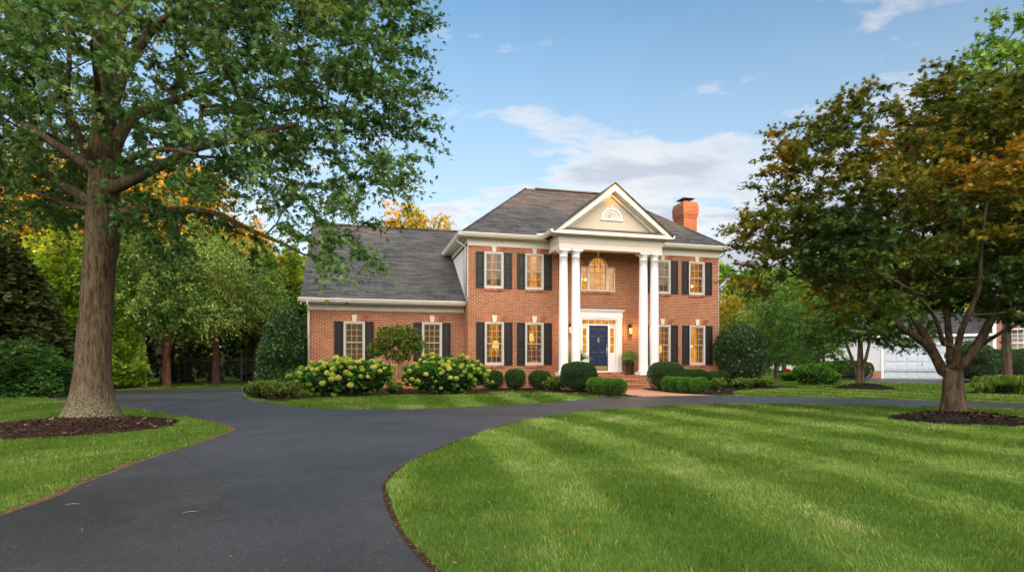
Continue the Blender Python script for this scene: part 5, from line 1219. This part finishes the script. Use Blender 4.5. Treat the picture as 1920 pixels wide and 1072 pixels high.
for i,(px,Y,l) in enumerate([(1272,25.9,'flat topped hedge block behind the large right boxwood'),(1303,26.2,'flat topped hedge block under the rightmost lower window'),(1345,26.4,'flat topped hedge block at the right corner of the house')]):
    place_shrub('hedge_block',hedge,at_ground(px,Y),TH,(.72,.9,1.12 if i<2 else .98),l,group='hedge blocks under the right windows')
for i,(px,Y,s,l) in enumerate([(1040,22.9,(.78,.8,1.0),'small light green shrub between the boxwoods and the large domed one'),(1346,24.6,(.75,.7,.85),'loose light shrub in front of the right corner hedge'),(1392,26.0,(.95,.9,.8),'left one of the pale spreading shrubs below the holly'),(1428,26.3,(1.1,.9,.8),'right one of the pale spreading shrubs below the holly'),
   (485,18.9,(.85,.8,.92),'light green azalea at the very tip of the island bed'),(513,18.6,(.85,.8,.88),'second light green azalea from the tip of the bed'),(548,18.6,(.80,.8,.90),'third light green azalea, touching the hydrangea'),(740,20.6,(.62,.6,.6),'little olive shrub between the two hydrangeas'),(506,20.2,(.9,.9,.9),'azalea behind the front ones, under the magnolia'),(572,17.9,(.4,.4,.5),'tiny azalea at the foot of the left hydrangea')]):
    place_shrub('azalea',aza,at_ground(px,Y),i*1.7,s,l,group='light green azaleas')
# hydrangeas --------------------------------------------------------------
def hydrangea(px,Y,rx,ry,h,nfl,seed,label):
    r=np.random.default_rng(seed); x,y,_=at_ground(px,Y)
    ms=shrub_meshes('hydrangea',rx,ry,h,2600,.13,'round',M['hydrleaf'],ex=2.1,lump=.3,ls=2.6,depth=.35,seed=seed,out=.5,up=1.1)
    t=empty('hydrangea',(x,y,.02),.05); tag(t,label,'shrub','hydrangeas in front of the side wing'); link('foliage',ms[0],t); link('branches',ms[1],t)
    p,nr,k=shell_pts(nfl*16,rx*1.03,ry*1.03,h*1.03,2.1,.3,2.6,.10,r,seed); sel=[]
    for i in range(len(p)):
        if (nr[i][1]>.45 and r.random()<.7) or p[i][2]<.07: continue
        if all(((p[i]-p[j])**2).sum()>.15**2 for j in sel): sel.append(i)
        if len(sel)>=nfl: break
    for i in sel:
        link('flower_head',heads[r.integers(0,3)],t,tuple(p[i]+nr[i]*.03),r.random()*6,(.6+.65*r.random()**.8))
heads=[]
for s in range(3):
    r=np.random.default_rng(300+s); n=190; d=nz(r.normal(size=(n,3))); q=d*np.array([.088,.088,.074])*(1+.16*(vnoise(d*3+s)[:,None]-.5))
    nn=nz(d+r.normal(size=(n,3))*.25); # florets face outwards
    up=nz(np.cross(nn,r.normal(size=(n,3)))); sd=np.cross(nn,up); tv,tf=TM['floret']; sz=(.032*(.8+.5*r.random(n)))[:,None,None]
    v=q[:,None,:]+sz*(sd[:,None]*tv[None,:,0:1]+up[:,None]*tv[None,:,1:2]+nn[:,None]*tv[None,:,2:3]); T_=(tf[None]+(np.arange(n)*4)[:,None,None]).reshape(-1,3)
    heads.append(np_mesh('flower_head',v.reshape(-1,3),T_,M['flowerhead'],{'rnd':np.repeat(r.random(n),4),'hue':np.repeat(np.clip(.1+.35*s+.5*(d[:,2]*.3+.3*r.random(n)),0,1),4)}))
hydrangea(650,19.6,1.55,.95,1.16,95,41,'left hydrangea full of round lime green flower heads')
hydrangea(836,21.0,1.42,.9,1.24,90,42,'right hydrangea full of round lime green flower heads')
# crape myrtle
r=np.random.default_rng(71); x,y,_=at_ground(745,22.2); s=Skel([(0,0,-.05),(0,0,.1),(.02,0,.3)],[.10,.06,.045],.1)
for a,b in ((-.28,.05),(-.13,-.08),(.03,.1),(.15,-.05),(.33,.06),(.0,.2)): s.limb([(a*.25,b*.2,.08),(a*.6,b*.6,.55),(a*1.1,b*1.3,1.05),(a*1.7,b*2,1.5)],.032,.02)
tg=lobes_targets([(0,0,1.95,.85,.7,.46),(-.72,0,1.66,.42,.4,.28),(.72,0,1.78,.42,.45,.34),(-.45,.1,2.25,.4,.4,.2),(.1,-.3,1.5,.62,.4,.32),(.15,0,2.25,.6,.5,.28),(-.25,0,2.2,.45,.4,.22)],330,gap=.36,gscale=2.6,shell=.45,mind=.13,r=r)
s.grow(tg,lo=8,seg=.2,upw=.8,r=r); h=.2+.5*vnoise(s.tips*3)+.35*(s.tips[:,2]-1.4)
place_tree('crape_myrtle',s.mesh('trunk',M['bark_pale'],rt=.0045,ex=.38,nbig=8),crown_mesh('crown',s,6,9,.22,'leaf',.075,M['myrtle'],np.clip(h,0,1),r,flat=.7,droop=.2),(x,y,.02),0,1.,'small crape myrtle with pale bare stems between the two hydrangeas')
# ferns in planters ---------------------------------------------------------
def fern(u,v,z,label,pot=True,sc=1.3):
    r=np.random.default_rng(int(u*100)+500); n=95; th=r.random(n)*6.28; el=R(25)+R(60)*r.random(n); L=(.40+.20*r.random(n))*sc; C_=[];D_=[];S_=[]
    for i in range(n):
        d=np.array([math.cos(th[i])*math.cos(el[i]),math.sin(th[i])*math.cos(el[i]),math.sin(el[i])]); p=np.array([0,0,.56 if pot else .2]); 
        for k in range(12):
            q=k/12; dd=d-np.array([0,0,1.5*q*q]); dd/=np.linalg.norm(dd); p=p+dd*L[i]/12
            for s_ in (-1,1):
                sd=np.cross(dd,[0,0,1]); C_.append(p.copy()); D_.append(sd*s_+dd*.5); S_.append(.085*(1-q*.75)*sc)
    t=empty('potted_fern',hw(u,v,z),TH); tag(t,label,'potted plant','ferns in planters beside the front door')
    lm=leaf_mesh('fern',np.array(C_),np.array(D_),np.array(S_),'leaf',.2+.6*r.random(len(C_)),M['fern'],.8,r)
    link('fern',lm,t); m=MB(); m.lathe([(.15,0),(.165,.02),(.16,.05),(.18,.30),(.215,.50),(.235,.52),(.235,.56),(.20,.56),(.19,.50)],n=22); m.build('planter',M['pot'],t)
fern(1.32,-.42,PZ+.006,'potted fern in a dark planter right of the door'); fern(-1.18,-.55,PZ+.006,'potted fern left of the door, behind the left columns')
# ------------------------------------------------------------------ right-hand lot
NX,NY,NA=22.9,43.0,R(-30)
nh=empty('neighbouring_house',(NX,NY,0),NA); tag(nh,'white sided garage and brick house of the neighbour behind the trees on the right','house')
def npart(name,mb,mat,parent=None): return mb.build(name,mat,parent or nh)
mb=MB(); wall(mb,0,9.6,.55,2.95,0,[(3.55,8.6,.55,2.35)]); mb.face([(0,8,.0),(0,0,.0),(0,0,2.95),(0,8,2.95)]); npart('siding_wall',mb,M['siding2'])
mb=MB(); wall(mb,-.02,9.6,-.1,.55,-.02,[(3.55,8.6,-.1,.55)]); npart('brick_base',mb,M['brick_dark'])
mb=MB(); mb.box(3.4,3.58,-.06,.1,-.02,2.45); mb.box(8.57,8.75,-.06,.1,-.02,2.45); mb.box(3.58,8.57,-.06,.1,2.33,2.45); mb.box(-.06,.1,-.05,.02,-.02,2.95); npart('white_trim',mb,M['white'])
mb=MB(); 
for i in range(4):
    z0=.02+i*.58; mb.box(3.6,8.55,.06,.1,z0,z0+.565)
    for j in range(8):
        x=3.66+j*.61; k=.05; mb.hexa([(x,.0595,z0+.06),(x+.53,.0595,z0+.06),(x+.53-k,.04,z0+.06+k),(x+k,.04,z0+.06+k),(x,.0595,z0+.5),(x+.53,.0595,z0+.5),(x+.53-k,.04,z0+.5-k),(x+k,.04,z0+.5-k)])
gd=npart('garage_door',mb,M['garage']); mb=MB(); mb.box(5.75,5.79,.02,.058,.95,1.12); npart('handle',mb,M['iron'],gd)
mb=MB(); mb.prism([(.05,0,2.95),(.05,8,2.95),(.05,4,4.6)],(.1,0,0)); npart('gable',mb,M['siding2']); mb=MB(); mb.box(-.3,9.6,-.36,-.33,2.86,3.02); npart('gutter',mb,M['white'])
mb=MB(); slab(mb,[(-.35,-.33,3.0),(9.6,-.33,3.0),(9.6,4,4.8),(-.35,4,4.8)],.1); slab(mb,[(-.35,8.3,3.0),(9.6,8.3,3.0),(9.6,4,4.8),(-.35,4,4.8)],.1)
slab(mb,[(9.7,-.5,4.9),(24,-.5,4.9),(24,4,8.0),(9.7,4,8.0)],.1); slab(mb,[(9.7,8.5,4.9),(24,8.5,4.9),(24,4,8.0),(9.7,4,8.0)],.1); npart('roof',mb,M['roof'])
nw=[10.9,13.2,15.4,17.7,20.4]
mb=MB(); wall(mb,9.6,24,-.1,4.7,-.15,[(u-.5,u+.5,1.5,3.3) for u in nw]); mb.face([(24,-.15,-.1),(24,8,-.1),(24,8,4.7),(24,-.15,4.7)]); npart('brick_wall',mb,M['brick_dark'])
for u in nw:
    mb=MB(); a,b=u-.5,u+.5; mb.box(a,a+.07,-.17,0,1.5,3.3); mb.box(b-.07,b,-.17,0,1.5,3.3); mb.box(a+.07,b-.07,-.17,0,3.23,3.3); mb.box(a+.07,b-.07,-.17,0,1.5,1.57); mb.box(a+.07,b-.07,-.13,-.08,2.37,2.43)
    for x in (-.14,.14): mb.box(u+x-.012,u+x+.012,-.12,-.09,1.57,3.23)
    for z in (1.85,2.1,2.7,2.95): mb.box(a+.07,b-.07,-.118,-.092,z-.012,z+.012)
    w_=npart('window',mb,M['white']); g=MB(); g.face([(a,-.07,1.5),(b,-.07,1.5),(b,-.07,3.3),(a,-.07,3.3)]); npart('window_glass',g,M['glass'],w_)
    g=MB(); g.face([(a-.1,.3,1.4),(b+.1,.3,1.4),(b+.1,.3,3.4),(a-.1,.3,3.4)]); npart('blind',g,M['soffit'],w_)
    for s in (-1,1):
        m=shutter_mesh(1.8,.42); o=npart('shutter',m,M['shutter']); o.location=(u+s*.73,-.155,1.5)
mb=MB(); mb.box(9.6,24,-.2,-.15,4.55,4.9); mb.box(9.5,9.68,-.25,.0,-.1,4.6); npart('white_trim',mb,M['white'])
# things beside the garage
def nloc(u,v,z=0.): return Vector((NX+math.cos(NA)*u-math.sin(NA)*v, NY+math.sin(NA)*u+math.cos(NA)*v, z))
t=empty('recycling_bin',nloc(2.35,-.55,.012),NA); tag(t,'blue bin with white bags piled on it against the siding','bin')
m=MB(); m.hexa([(-.27,-.25,0),(.27,-.25,0),(.27,.25,0),(-.27,.25,0),(-.33,-.3,.62),(.33,-.3,.62),(.33,.3,.62),(-.33,.3,.62)]); m.box(-.36,.36,-.33,.33,.62,.67); m.build('body',M['blueplastic'],t,bevel=.03)
def bag(r_,loc,name,label,mat='whiteplastic'):
    m=MB(); m.lathe([(r_*.5,0),(r_*.95,r_*.3),(r_,r_*.8),(r_*.7,r_*1.4),(r_*.2,r_*1.65),(r_*.28,r_*1.9)],n=12); o=m.build(name,M[mat],None,loc); tag(o,label,'bag'); return o
bag(.20,nloc(2.45,-.55,.685),'plastic_bag','lower white bag lying on the blue bin'); bag(.17,nloc(2.5,-.5,1.05),'plastic_bag','upper white bag standing on the lower bag on the blue bin'); bag(.24,nloc(1.95,-.75,.012),'plastic_bag','white bag standing on the ground beside the blue bin')
t=empty('garden_statue',nloc(-1.2,-3.8,.0),0); tag(t,'small white garden statue in front of the clipped hedge','statue')
m=MB(); m.box(-.13,.13,-.13,.13,0,.12); m.build('plinth',M['whiteplastic'],t); m=MB(); m.lathe([(.12,.12),(.10,.3),(.13,.5),(.10,.62),(.05,.66),(.085,.72),(.09,.80),(.05,.88),(.0,.90)],n=12); m.build('figure',M['whiteplastic'],t)
t=empty('mailbox_post',nloc(-.35,-3.6,0),NA); tag(t,'white post with an iron hanging ring at the corner of the neighbouring drive','post')
m=MB(); m.box(-.07,.07,-.07,.07,0,1.35); m.box(-.09,.09,-.09,.09,1.35,1.4); m.build('post',M['whiteplastic'],t); m=MB(); m.tube([(.07,0,1.2),(.3,0,1.22),(.36,0,1.1),(.3,0,.98),(.24,0,1.08)],.014,6); m.build('bracket',M['iron'],t)
# hedges and plants on that side
hd=shrub_meshes('long_hedge',1.9,.6,1.25,8000,.075,'leaf',M['box'],ex=4.,lump=.05,ls=3,depth=.12,seed=15,out=1.)
for px,Y,sc,l in [(1588,39.2,(.78,1,.98),'clipped dark hedge in front of the white siding'),(1870,35.5,(1.0,1,1.5),'tall clipped hedge under the brick wall windows, left part'),(1960,32.5,(1.0,1,1.5),'tall clipped hedge under the brick wall windows, right part')]:
    place_shrub('hedge',hd,at_ground(px,Y),NA if px<1700 else R(-34),sc,l,cat='hedge')
place_shrub('rhododendron',holly,at_ground(1823,33.5),1,(.95,.85,.72),'broad dark shrub between the maple trunk and the brick wall windows')
nd=shrub_meshes('bushy',1.0,.9,1.25,3600,.13,'leaf',M['box2'],ex=2.2,lump=.2,ls=2.6,depth=.3,seed=16,out=.6)
place_shrub('bush',nd,at_ground(1522,30.0),0,(.88,.9,.82),'fresh green bushy shrub on the far lawn left of the young tree')
place_shrub('bush',nd,at_ground(1552,31.0),2,(.6,.6,.52),'small green shrub just right of the bushy one')
place_shrub('bush',nd,at_ground(1490,36),1,(1.2,1,.45),'low ground cover under the red flowers'); place_shrub('bush',nd,at_ground(1535,40),1.5,(1.6,1,.95),'green bush behind the bushy shrub near the white corner')
rf=shrub_meshes('redfl',.35,.35,.5,500,.12,'leaf',M['redfl'],seed=17); place_shrub('red_flowers',rf,(at_ground(1478,36)[0],36,.45),0,(.55,.5,.55),'cluster of red flowers by the hedge on the far right lawn',cat='flowers')
wf=shrub_meshes('whitefl',.35,.3,.5,500,.10,'leaf',M['whitefl'],seed=18); place_shrub('white_flowers',wf,(at_ground(1880,23.6)[0],23.6,.25),0,(.9,.9,.8),'white flowers behind the ornamental grass',cat='flowers')
def tuft(px,Y,rad,h,seed,label):
    r=np.random.default_rng(seed); n=520; th=r.random(n)*6.28; ln=(.5+.6*r.random(n))*1.15; V=[];T=[];k=0
    for i in range(n):
        b=np.array([math.cos(th[i]),math.sin(th[i]),0])*rad*.28*math.sqrt(r.random()); o=np.array([math.cos(th[i]),math.sin(th[i]),0])*rad*ln[i]*(.4+.6*r.random()); s=np.cross([0,0,1],o/np.linalg.norm(o))*.011
        hh=h*(.7+.4*r.random()); p0=b; p1=b+o*.3+[0,0,hh*.75]; p2=b+o*.7+[0,0,hh]; p3=b+o+[0,0,hh*.55]
        V+=[p0-s,p0+s,p1-s,p1+s,p2-s*.8,p2+s*.8,p3]; T+=[(k,k+1,k+3),(k,k+3,k+2),(k+2,k+3,k+5),(k+2,k+5,k+4),(k+4,k+5,k+6)]; k+=7
    me=np_mesh('ornamental_grass',np.array(V),np.array(T),M['grassy'],{'rnd':np.repeat(r.random(n),7),'hue':np.repeat(r.random(n)*.9,7)})
    x,y,_=at_ground(px,Y); o=link('ornamental_grass',me,loc=(x,y,.05)); tag(o,label,'ornamental grass','clumps of ornamental grass')
tuft(1853,21.4,.55,.55,1,'ornamental grass clump left of the dark trunk'); tuft(1874,21.7,.5,.6,2,'ornamental grass clump touching the dark trunk'); tuft(1912,21.0,.55,.6,3,'ornamental grass clump right of the dark trunk'); tuft(1945,21.3,.5,.55,4,'ornamental grass clump at the right edge'); tuft(1836,21.2,.35,.35,5,'lowest ornamental grass clump, at the left end of the bed')
# a car glimpsed far off
def car(px,Y,rz,label):
    x,y,_=at_ground(px,Y); t=empty('parked_car',(x,y,0),rz); tag(t,label,'car')
    m=MB(); m.prism([(-2.2,-.85,.32),(2.2,-.85,.32),(2.25,-.85,.7),(1.2,-.85,.88),(.7,-.85,.92),(-1.3,-.85,.92),(-2.2,-.85,.85)],(0,1.7,0)); m.build('body',M['whiteplastic'],t,bevel=.05)
    m=MB(); m.prism([(-1.25,-.72,.92),(.75,-.72,.92),(.1,-.68,1.38),(-.9,-.68,1.38)],(0,1.4,0)); m.build('cabin',M['blueplastic'],t,bevel=.05)
    for a in (-1.4,1.4):
        for b in (-.86,.66):
            m=MB(); m.tube([(a,b,.32),(a,b+.2,.32)],.32,16); m.build('wheel',M['iron'],t)
car(1458,62,.1,'white car parked far behind the trees right of the house')
# iron fence by the bend of the drive
t=empty('iron_fence',(-15.4,28.6,0),R(10)); tag(t,'thin black iron fence beyond the bend of the drive','fence'); m=MB()
for z in (.15,1.25): m.box(-3.5,5.,-.012,.012,z-.015,z+.015)
for i in range(86): x=-3.5+i*.1; m.box(x-.007,x+.007,-.007,.007,.05,1.4)
m.build('rails',M['iron'],t)
for i in range(4):
    m=MB(); m.box(-.03,.03,-.03,.03,0,1.55); m.lathe([(.0,1.55),(.04,1.58),(.035,1.62),(0,1.65)],n=8); m.build('post',M['iron'],t,loc=(-3.5+i*2.83,0,0))
# stone at the left lawn
# ------------------------------------------------------------------ woods: behind everything, and behind the viewer
def woods(name,pts,H,dep,n,size,mat,seed,lab,zmin=.0,bark=True):
    """a belt of trees that reads as one mass: crowns heaped along a line"""
    r=np.random.default_rng(seed); P=np.array(pts,float); seg=np.linalg.norm(np.diff(P,axis=0),axis=1); cum=np.concatenate([[0],seg.cumsum()]); C_=[];D_=[];HU_=[]; m=MB()
    L=cum[-1]; s=0; 
    while s<L:
        i=min(len(seg)-1,int(np.searchsorted(cum,s,'right')-1)); q=P[i]+(P[i+1]-P[i])*(s-cum[i])/seg[i]; q=q+r.normal(size=2)*dep*.4; h=(H(q[0]) if callable(H) else H)*(.95+.1*r.random()); w=h*(.22+.12*r.random())
        k=int(n*min(1.3,h/12)); d=nz(r.normal(size=(k,3))); z=h*.55+d[:,2]*h*.48; rad=w*(1-.35*r.random(k)**2)*(.75+.5*vnoise(d*2.5+s)); p=np.stack([q[0]+d[:,0]*rad,q[1]+d[:,1]*rad,np.maximum(z,zmin)],1)
        C_.append(p);D_.append(d+r.normal(size=(k,3))*.6);HU_.append(np.clip(.15+.5*vnoise(p*.35)+.2*r.random(),0,1)); m.tube([(q[0],q[1],0),(q[0],q[1],h*.5),(q[0]+.3,q[1],h*.85)],[.3,.2,.08],6)
        s+=w*1.25
    v,t,rn,hu=leaf_arrays(np.concatenate(C_),np.concatenate(D_),size*(.6+.8*r.random(sum(map(len,C_)))),'leaf',np.concatenate(HU_),.4,r)
    V2=np.array(m.V); T2=[]; 
    for f in m.F:
        for a in range(1,len(f)-1): T2.append((f[0],f[a],f[a+1]))
    T2=np.array(T2); me=np_mesh(name,np.concatenate([v,V2]),np.concatenate([t,T2+len(v)]),[M[mat],M['bark']],{'rnd':np.concatenate([rn,np.zeros(len(V2))]),'hue':np.concatenate([hu,np.zeros(len(V2))])})
    mi=np.zeros(len(t)+len(T2),np.int32); mi[len(t):]=1; me.polygons.foreach_set('material_index',mi)
    o=link(name,me); tag(o,lab,'woods',kind='stuff'); return o
woods('woods',[(-75,20),(-50,45),(-30,58),(-5,70),(15,72),(40,68),(65,58),(90,40)],11.5,3,1500,.95,'green',81,'dark green belt of woods closing the view behind the trees')
woods('undergrowth',[(-30,22),(-24,27),(-19,31.5),(-14,34),(-12,38)],3.2,1.2,1100,.38,'dark',83,'dark undergrowth under the trees beyond the drive')
# trees across the street, behind the viewer: they shade the ground and the walls in the evening
for k_,(wy,wh) in enumerate(((0,0),(-9,.9))): woods('woods',[(a,b+wy) for a,b in [(-60,-48),(-30,-50),(-8,-46),(15,-48),(36,-44),(56,-34),(75,-18)]],(lambda x,wh=wh: float(np.interp(x,[8,11,16,24,30,37],WH))+wh),2,3000,1.3,'green',82+k_*5,['belt of tall trees across the street behind the viewer','second belt of tall trees further behind the viewer'][k_])
# ------------------------------------------------------------------ light and sky
SUN_EL,SUN_AZ=5.5,SUNAZ            # degrees; azimuth clockwise from +Y
sd=Vector((math.sin(R(SUN_AZ))*math.cos(R(SUN_EL)),math.cos(R(SUN_AZ))*math.cos(R(SUN_EL)),math.sin(R(SUN_EL))))
L=bpy.data.lights.new('sun','SUN'); L.energy=SUN_E; L.angle=R(.5); L.color=(1.,.44,.13)
so=bpy.data.objects.new('sun',L); COL.objects.link(so); so.rotation_euler=sd.to_track_quat('Z','Y').to_euler(); so.location=(0,0,30)
W=bpy.data.worlds.new('World'); C.world=W; W.use_nodes=True; nt=W.node_tree; nt.nodes.clear()
g=N.__new__(N); g.t=nt; g.m=W
out=nt.nodes.new('ShaderNodeOutputWorld')
sky=nt.nodes.new('ShaderNodeTexSky'); sky.sky_type='NISHITA'; sky.sun_disc=False; sky.sun_elevation=R(SKY_EL); sky.sun_rotation=R(SUN_AZ); sky.altitude=100; sky.air_density=1.0; sky.dust_density=.6; sky.ozone_density=1.6
tc=g.n('TexCoord').outputs['Generated']; sp=g.n('SeparateXYZ',Vector=tc); z=sp.outputs[2]
# clouds on a layer far above: directions are laid onto a flat sheet, then noise
zz=g.math('ADD',g.math('MAXIMUM',z,0.),.12); px=g.math('DIVIDE',sp.outputs[0],zz); py=g.math('DIVIDE',sp.outputs[1],zz)
cv=g.n('CombineXYZ',X=px,Y=py,Z=0.).outputs[0]
n1=g.noise(cv,2.6,9,.58,scl=(.62,1.,1.),dist=.2); n2=g.noise(cv,.45,3,.5)
az=g.math('ARCTAN2',sp.outputs[0],sp.outputs[1])   # 0 ahead, + to the right
def bell(x,c,w): 
    q=g.math('DIVIDE',g.math('SUBTRACT',x,c),w); return g.math('POWER',2.718,g.math('MULTIPLY',g.math('MULTIPLY',q,q),-1.))
bank=g.math('MULTIPLY',bell(az,.52,.42),bell(z,.20,.17))           # a bank of cloud low to the right
edge=g.math('SUBTRACT',g.math('ADD',.37,g.math('MULTIPLY',az,.03)),z)
bank=g.math('MULTIPLY',g.ramp(edge,[(0.,0),(.13,1)]),g.ramp(az,[(.0,.25),(.30,1)]))
low=g.math('MULTIPLY',g.ramp(z,[(.10,1),(.24,0)]),g.ramp(az,[(.05,0),(.4,1)]))
puf=g.math('MULTIPLY',g.math('MULTIPLY',bell(az,.10,.20),bell(z,.33,.055)),.26)
cov=g.math('ADD',g.math('ADD',g.math('ADD',g.math('MULTIPLY',bank,.42),g.math('MULTIPLY',low,.40)),puf),g.math('MULTIPLY',g.math('SUBTRACT',n2,.5),.18))
den=g.math('ADD',g.math('SUBTRACT',g.math('MULTIPLY',n1,1.7),.98),cov)
msk=g.ramp(den,[(-.04,0),(.12,.5),(.45,1)])
n3=g.noise(cv,3.1,5,.5,dist=.3)
thick=g.ramp(g.math('ADD',g.math('MULTIPLY',den,1.),g.math('MULTIPLY',n3,.5)),[(.36,1.),(.60,0)])
sb=g.mix(1.,sky.outputs[0],(SKYG[0],SKYG[1],SKYG[2],1),'MULTIPLY')
ccol=g.mix(thick,(CL_D[0],CL_D[1],CL_D[2],1),(CL_L[0],CL_L[1],CL_L[2],1))
hz=g.math('MULTIPLY',g.ramp(z,[(0.,1.),(.16,.66),(.32,.28),(.52,.0)]),HAZE)
base=g.mix(hz,sb,(CL_H[0],CL_H[1],CL_H[2],1))
fin=g.mix(g.math('MULTIPLY',msk,.9),base,ccol)
# bright deck added to the unseen sky, overhead and sunward, as fill light
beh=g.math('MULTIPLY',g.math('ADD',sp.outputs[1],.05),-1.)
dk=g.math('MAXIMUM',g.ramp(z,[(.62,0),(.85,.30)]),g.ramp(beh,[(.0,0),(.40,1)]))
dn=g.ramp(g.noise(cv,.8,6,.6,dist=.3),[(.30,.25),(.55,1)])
fin=g.mix(g.math('MULTIPLY',dk,dn),fin,(FILL_DECK[0],FILL_DECK[1],FILL_DECK[2],1))
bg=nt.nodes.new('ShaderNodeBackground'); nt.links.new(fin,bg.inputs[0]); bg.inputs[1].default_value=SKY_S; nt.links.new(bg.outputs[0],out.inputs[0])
# ------------------------------------------------------------------ camera
cam=bpy.data.cameras.new('camera'); cam.sensor_width=36; cam.lens=36*FPX/1920; cam.shift_y=(680-536)/1920; cam.clip_end=2000; cam.clip_start=.05
co=bpy.data.objects.new('camera',cam); COL.objects.link(co); co.location=(0,0,CAMH); co.rotation_euler=(R(90),0,0); C.camera=co
C.view_settings.view_transform='Standard'; C.view_settings.look='None'; C.view_settings.exposure=EXPO; C.view_settings.gamma=1
cy=C.cycles; cy.use_denoising=True; cy.max_bounces=6; cy.diffuse_bounces=3; cy.glossy_bounces=3; cy.transmission_bounces=3; cy.transparent_max_bounces=8; cy.sample_clamp_indirect=4; cy.use_adaptive_sampling=True; cy.adaptive_threshold=.015
try: cy.denoiser='OPENIMAGEDENOISE'
except Exception: pass
